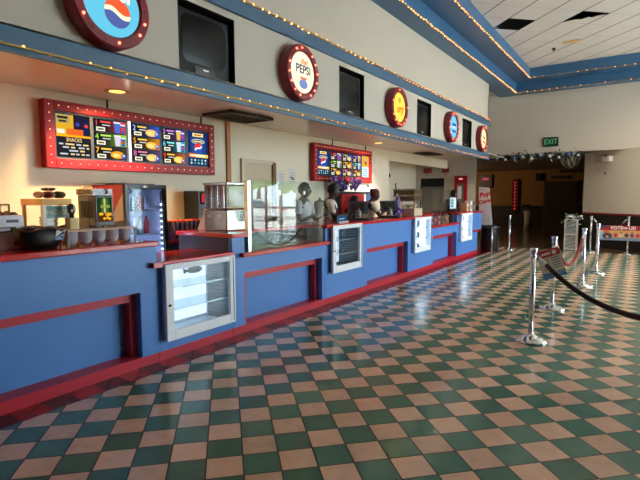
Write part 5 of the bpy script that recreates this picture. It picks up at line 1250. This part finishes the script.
# ------------------------------------------------------------------ exit wall fittings
t = thing('exit_sign', 'green exit sign on the pale wall above the garland', 'exit sign', (-2.29, YE, 3.0))
m = MB(); m.box(-2.49, -2.10, YE - .06, YE - .002, 2.885, 3.145, mat('exit_housing', (22, 56, 34), .4)); m.build('housing', t, .006)
m = MB(); m.box(-2.46, -2.13, YE - .064, YE - .06, 2.915, 3.115, emat((16, 80, 44), .35)); m.text('EXIT', .2, emat((130, 190, 140), .5), onY(-2.295, YE - .066, 3.012), sx=.86); m.build('face', t)
m = MB(); m.box(-2.63, -2.53, YE - .03, YE - .002, 2.9, 3.14, wall_p) ; tag(m.build('blank_plate'), 'pale blank plate left of the green exit sign', 'plate') if False else None
def onD(s, z, off): return DM @ Vector((s, -off, z))
t = thing('emergency_light', 'white twin lamp emergency light high on the pale diagonal wall', 'emergency light', tuple(onD(.8, 2.5, 0)))
m = MB(); m.box(.52, .86, -.10, -.002, 2.44, 2.62, mat('em_box', (186, 182, 172), .5), DM); m.build('box', t, .01)
for s in (.9, 1.04):
    m = MB(); m.box(s - .055, s + .055, -.16, -.03, 2.42, 2.56, white_fr if s > 1 else white_pl, DM); m.build('lamp_head', t, .01)
for k, s in enumerate((.80, .90)):
    m = MB(); m.box(s - .025, s + .025, -.02, -.002, 2.07, 2.14, white_pl if k else mat('switch_grey', (150, 146, 138), .5), DM); tag(m.build('wall_switch'), ('grey', 'white')[k] + ' wall switch on the pale diagonal wall under the emergency light', 'switch')
# garland over the corridor opening
t = thing('holiday_garland', 'dark green garland with pale snowflakes along the top of the corridor opening', 'garland', (-2.8, YE - .05, 2.65), None)
m = MB()
n = 520
for k in range(n):
    u = random.random(); x = -4.1 + 2.62 * u; z = 2.63 + random.gauss(0, .045) + .0 * u; y = YE - .06 + random.uniform(-.05, .03)
    p = Vector((x, y, z)); q = p + Vector((random.uniform(-.1, .1), random.uniform(-.05, .02), random.uniform(-.1, .1))); w_ = Vector((random.uniform(-.02, .02), -.01, random.uniform(-.02, .02)))
    m.poly([p, (p + q) / 2 + w_, q, (p + q) / 2 - w_], (matte_black, leaf, mat('tinsel_dark', (30, 44, 50), .3, .3), mat('tinsel_silver', (170, 186, 190), .3, .4), matte_black)[k % 5 if k % 10 != 3 else 2])
m.tube([(-4.1 + 2.62 * i / 20, YE - .05, 2.63) for i in range(21)], .05, leaf, 8); m.build('tinsel', t)
for k in range(11):
    x = -3.98 + .24 * k; c = white_pl if k % 3 else mat('bauble_blue', (84, 110, 176), .3)
    m = MB(); m.ball((x, YE - .13, 2.60 + .04 * math.sin(k * 2.2)), .05 if k % 2 else .038, c, 10, 8); m.build('bauble', t)
for k in range(9):
    x = -3.85 + .27 * k; m = MB(); sfm = mat('snowflake_silver', (190, 204, 206), .35, .3)
    for j in range(3):
        a = PI * j / 3 + .2 * k; dx, dz = .07 * math.cos(a), .07 * math.sin(a); m.tube([(x - dx, YE - .12, 2.64 - dz), (x + dx, YE - .12, 2.64 + dz)], .006, sfm, 4)
    m.build('snowflake', t)
for k in range(4):
    a, b, sg = ((-1.98, -1.78, .22), (-1.86, -1.62, .34), (-1.74, -1.52, .28), (-2.05, -1.7, .3))[k]
    m = MB(); m.tube([(a + (b - a) * i / 14, YE - .1, 2.6 - sg * 4 * (i / 14) * (1 - i / 14)) for i in range(15)], .0045, mat('bead_pearl', (196, 190, 170), .35), 5); m.build('bead_string', t)
m = MB(); m.ball((-3.13, YE - .05, 2.735), (.05, .04, .035), mat('red_cap', (176, 40, 44), .5), 8, 6); m.ball((-3.10, YE - .07, 2.70), (.03, .03, .03), white_pl, 8, 6); m.build('red_ornament', t)
# corridor fittings
t = thing('marquee_strip', 'tall narrow red marquee strip with small lit bulbs in the dark corridor', 'sign', (-5.0, 22.5, 1.5))
m = MB(); Yc = 24.85; m.box(-5.42, -5.14, Yc, Yc + .1, .75, 2.3, mat('marquee_red', (120, 18, 26), .4)); m.build('panel', t)
for k in range(9):
    m = MB(); m.ball((-5.28, Yc - .01, .86 + .16 * k), .034, emat((220, 60, 60), .8), 8, 6); m.build('bulb', t)
t = thing('marquee_sign', 'small dark red lit sign box behind the white sign in the corridor', 'sign', (-6.7, 24.85, 2.2))
m = MB(); m.box(-7.0, -6.4, Yc, Yc + .1, 1.9, 2.55, mat('marquee_maroon', (70, 14, 20), .4)); m.build('box', t)
m = MB(); m.box(-6.85, -6.55, Yc - .006, Yc, 2.28, 2.4, emat((220, 90, 90), .5)); m.build('lit_strip', t)
for (x0_, x1_, z0_, z1_, lab) in ((-3.7, -2.95, 2.27, 2.41, 'low dark wall vent above the brown corridor door'), (-3.35, -2.45, 2.54, 2.68, 'dark wall vent high beside the corridor door')):
    t = thing('wall_vent', lab, 'vent', ((x0_ + x1_) / 2, 24.95, z0_)); m = MB(); m.box(x0_, x1_, 24.9, 24.97, z0_, z1_, mat('vent_brown', (34, 22, 16), .6)); m.build('housing', t)
    m = MB()
    for k in range(3): m.box(x0_ + .04, x1_ - .04, 24.89, 24.9, z0_ + .03 + .04 * k, z0_ + .045 + .04 * k, mat('vent_slat', (56, 40, 30), .6))
    m.build('slats', t)
m = MB(); m.box(-4.36, -4.14, 24.8, 24.97, 2.2, 2.55, matte_black); tag(m.build('wall_speaker'), 'black box speaker on the ochre corridor wall', 'speaker')

# ------------------------------------------------------------------ outside the entrance
pave = mat('pale_pavement', (200, 197, 190), .8)
mb = MB(); mb.box(1.6, 40, YE + .2, 60, -.1, -.01, pave); mb.box(XR + .2, 40, -10, YE + .2, -.1, -.01, pave); struct('ground', mb)
lg = mat('tree_leaf', (96, 140, 60), .7, var=.4, vscale=3); bark = mat('bark', (90, 70, 54), .8)
for (tx, ty, hh, lab) in ((11.8, 27.0, 3.3, 'leafy green tree outside the entrance doors, nearer the building'), (17.0, 27.5, 3.9, 'leafy green tree outside the entrance doors, behind the parked car')):
    t = thing('tree', lab, 'tree', (tx, ty, 0), 'trees outside the entrance')
    m = MB(); m.tube([(tx, ty, -.01), (tx + .1, ty, hh * .4), (tx - .05, ty, hh * .75)], [.2, .16, .1], bark, 8); m.build('trunk', t)
    m = MB()
    for k in range(60):
        a = random.uniform(0, 2 * PI); r_ = random.uniform(0, 1.9); m.ball((tx + r_ * math.cos(a), ty + r_ * math.sin(a), hh + random.uniform(-1.3, 1.6)), random.uniform(.4, .7), lg, 8, 6)
    m.build('crown', t)
t = thing('car', 'white and red parked car outside the entrance doors', 'car', (13.4, 22.6, 0)); CM = Matrix.Translation((13.4, 22.6, 0)) @ Matrix.Rotation(-.5, 4, 'Z')
m = MB(); cw = mat('car_white', (226, 226, 226), .25); side = [(-2.1, .3), (2.1, .3), (2.15, .62), (1.9, .8), (1.1, .86), (.6, 1.32), (-.9, 1.36), (-1.5, .9), (-2.1, .84)]
m.prism([CM @ Vector((a, -.82, b)) for a, b in side], CM.to_3x3() @ Vector((0, 1.64, 0)), cw); m.build('body', t, .03)
m = MB(); m.prism([CM @ Vector((a, -.83, b)) for a, b in ((.95, .9), (.55, 1.26), (-.85, 1.3), (-1.3, .92))], CM.to_3x3() @ Vector((0, 1.66, 0)), mat('car_glass_blue', (60, 80, 110), .1)); m.build('windows', t)
for a in (-1.3, 1.35):
    for b in (-.8, .66):
        m = MB(); m.lathe([(0, 0), (.2, 0), (.32, .02), (.32, .14), (0, .14)], matte_black, 18, CM @ Matrix.Translation((a, b + .14, .31)) @ Matrix.Rotation(PI / 2, 4, 'X')); m.build('wheel', t)
for a in (-2.11, 2.13):
    for b in (-.6, .6):
        m = MB(); m.cbox((a, b, .68), (.08, .3, .14), mat('car_lamp_red', (200, 30, 40), .3), CM); m.build('lamp', t)
# ------------------------------------------------------------------ light and camera
def portal(loc, rot, sx, sy):
    l = bpy.data.lights.new('window_portal', 'AREA'); l.shape = 'RECTANGLE'; l.size = sx; l.size_y = sy; l.cycles.is_portal = True
    o = bpy.data.objects.new('window_portal', l); COL.objects.link(o); o.location = loc; o.rotation_euler = rot
portal((XR + .2, (WA + WB) / 2, WH / 2), (0, PI / 2, 0), WH, WB - WA)
portal((5.87, YE + .2, 1.18), (-PI / 2, 0, 0), 3.25, 2.35)
w = bpy.data.worlds.new('World'); sc.world = w; w.use_nodes = True
nt = w.node_tree; bg = nt.nodes['Background']
bg.inputs[0].default_value = (.76, .88, 1.0, 1); bg.inputs[1].default_value = 9.0
l = bpy.data.lights.new('sun', 'SUN'); l.energy = 48; l.angle = .01; l.color = (1, .98, .94)
o = bpy.data.objects.new('sun', l); COL.objects.link(o); o.rotation_euler = Vector((.42, .2, -1)).to_track_quat('-Z', 'Y').to_euler()
def lobby_fill_lamp(x, y, e, col=(1, .86, .68)):  # unseen ceiling lamps added to fill the lobby with light
    t = thing('added_ceiling_lamp', 'unseen round lamp added in the lobby ceiling for fill', 'ceiling light', (x, y, CZ), 'unseen fill lamps added in the lobby ceiling')
    m = MB(); m.lathe([(.12, 0), (.15, -.008), (.16, 0)], white_pl, 18, Matrix.Translation((x, y, CZ - .001))); m.build('trim_ring', t)
    m = MB(); m.lathe([(0, -.005), (.12, -.004)], emat((255, 226, 180), 2.5), 16, Matrix.Translation((x, y, CZ - .001))); m.build('lamp', t)
    l = bpy.data.lights.new('fill_beam', 'SPOT'); l.energy = e; l.color = col; l.spot_size = 2.7; l.spot_blend = .9; l.shadow_soft_size = .12
    o = bpy.data.objects.new('fill_beam', l); COL.objects.link(o); o.parent = t; o.location = (0, 0, -.04)
for (x, y) in ((6.0, 7.0), (6.0, 11.0)): lobby_fill_lamp(x, y, 150)
lobby_fill_lamp(.9, 12.0, 480)  # added to wash the diagonal wall
l = bpy.data.lights.new('corridor_fill', 'POINT'); l.energy = 100; l.color = (1, .72, .42); l.shadow_soft_size = .2  # unseen fill light added for the dim warm corridor
o = bpy.data.objects.new('corridor_fill', l); COL.objects.link(o); o.location = (-9.0, 20.5, 2.3)

cam = bpy.data.cameras.new('camera'); co = bpy.data.objects.new('camera', cam); COL.objects.link(co)
cam.sensor_width = 36; cam.sensor_fit = 'HORIZONTAL'; cam.lens = 477.7 / 640 * 36; cam.clip_start = .05; cam.clip_end = 200
yaw, pit, rol = -.5956, .0901, -.0046
f = Vector((math.sin(yaw) * math.cos(pit), math.cos(yaw) * math.cos(pit), -math.sin(pit))); r = Vector((math.cos(yaw), -math.sin(yaw), 0)); u = r.cross(f)
r2 = r * math.cos(rol) + u * math.sin(rol); u2 = u * math.cos(rol) - r * math.sin(rol)
Rm = Matrix((r2, u2, -f)).transposed().to_4x4(); Rm.translation = Vector((0, 0, H)); co.matrix_world = Rm
sc.camera = co
sc.view_settings.view_transform = 'Standard'; sc.view_settings.look = 'None'; sc.view_settings.gamma = 1; sc.view_settings.use_curve_mapping = False
sc.view_settings.exposure = 0.88
sc.cycles.use_denoising = True; sc.cycles.max_bounces = 10; sc.cycles.diffuse_bounces = 5; sc.cycles.glossy_bounces = 4; sc.cycles.transparent_max_bounces = 16
sc.cycles.caustics_reflective = False; sc.cycles.caustics_refractive = False; sc.cycles.sample_clamp_indirect = 6
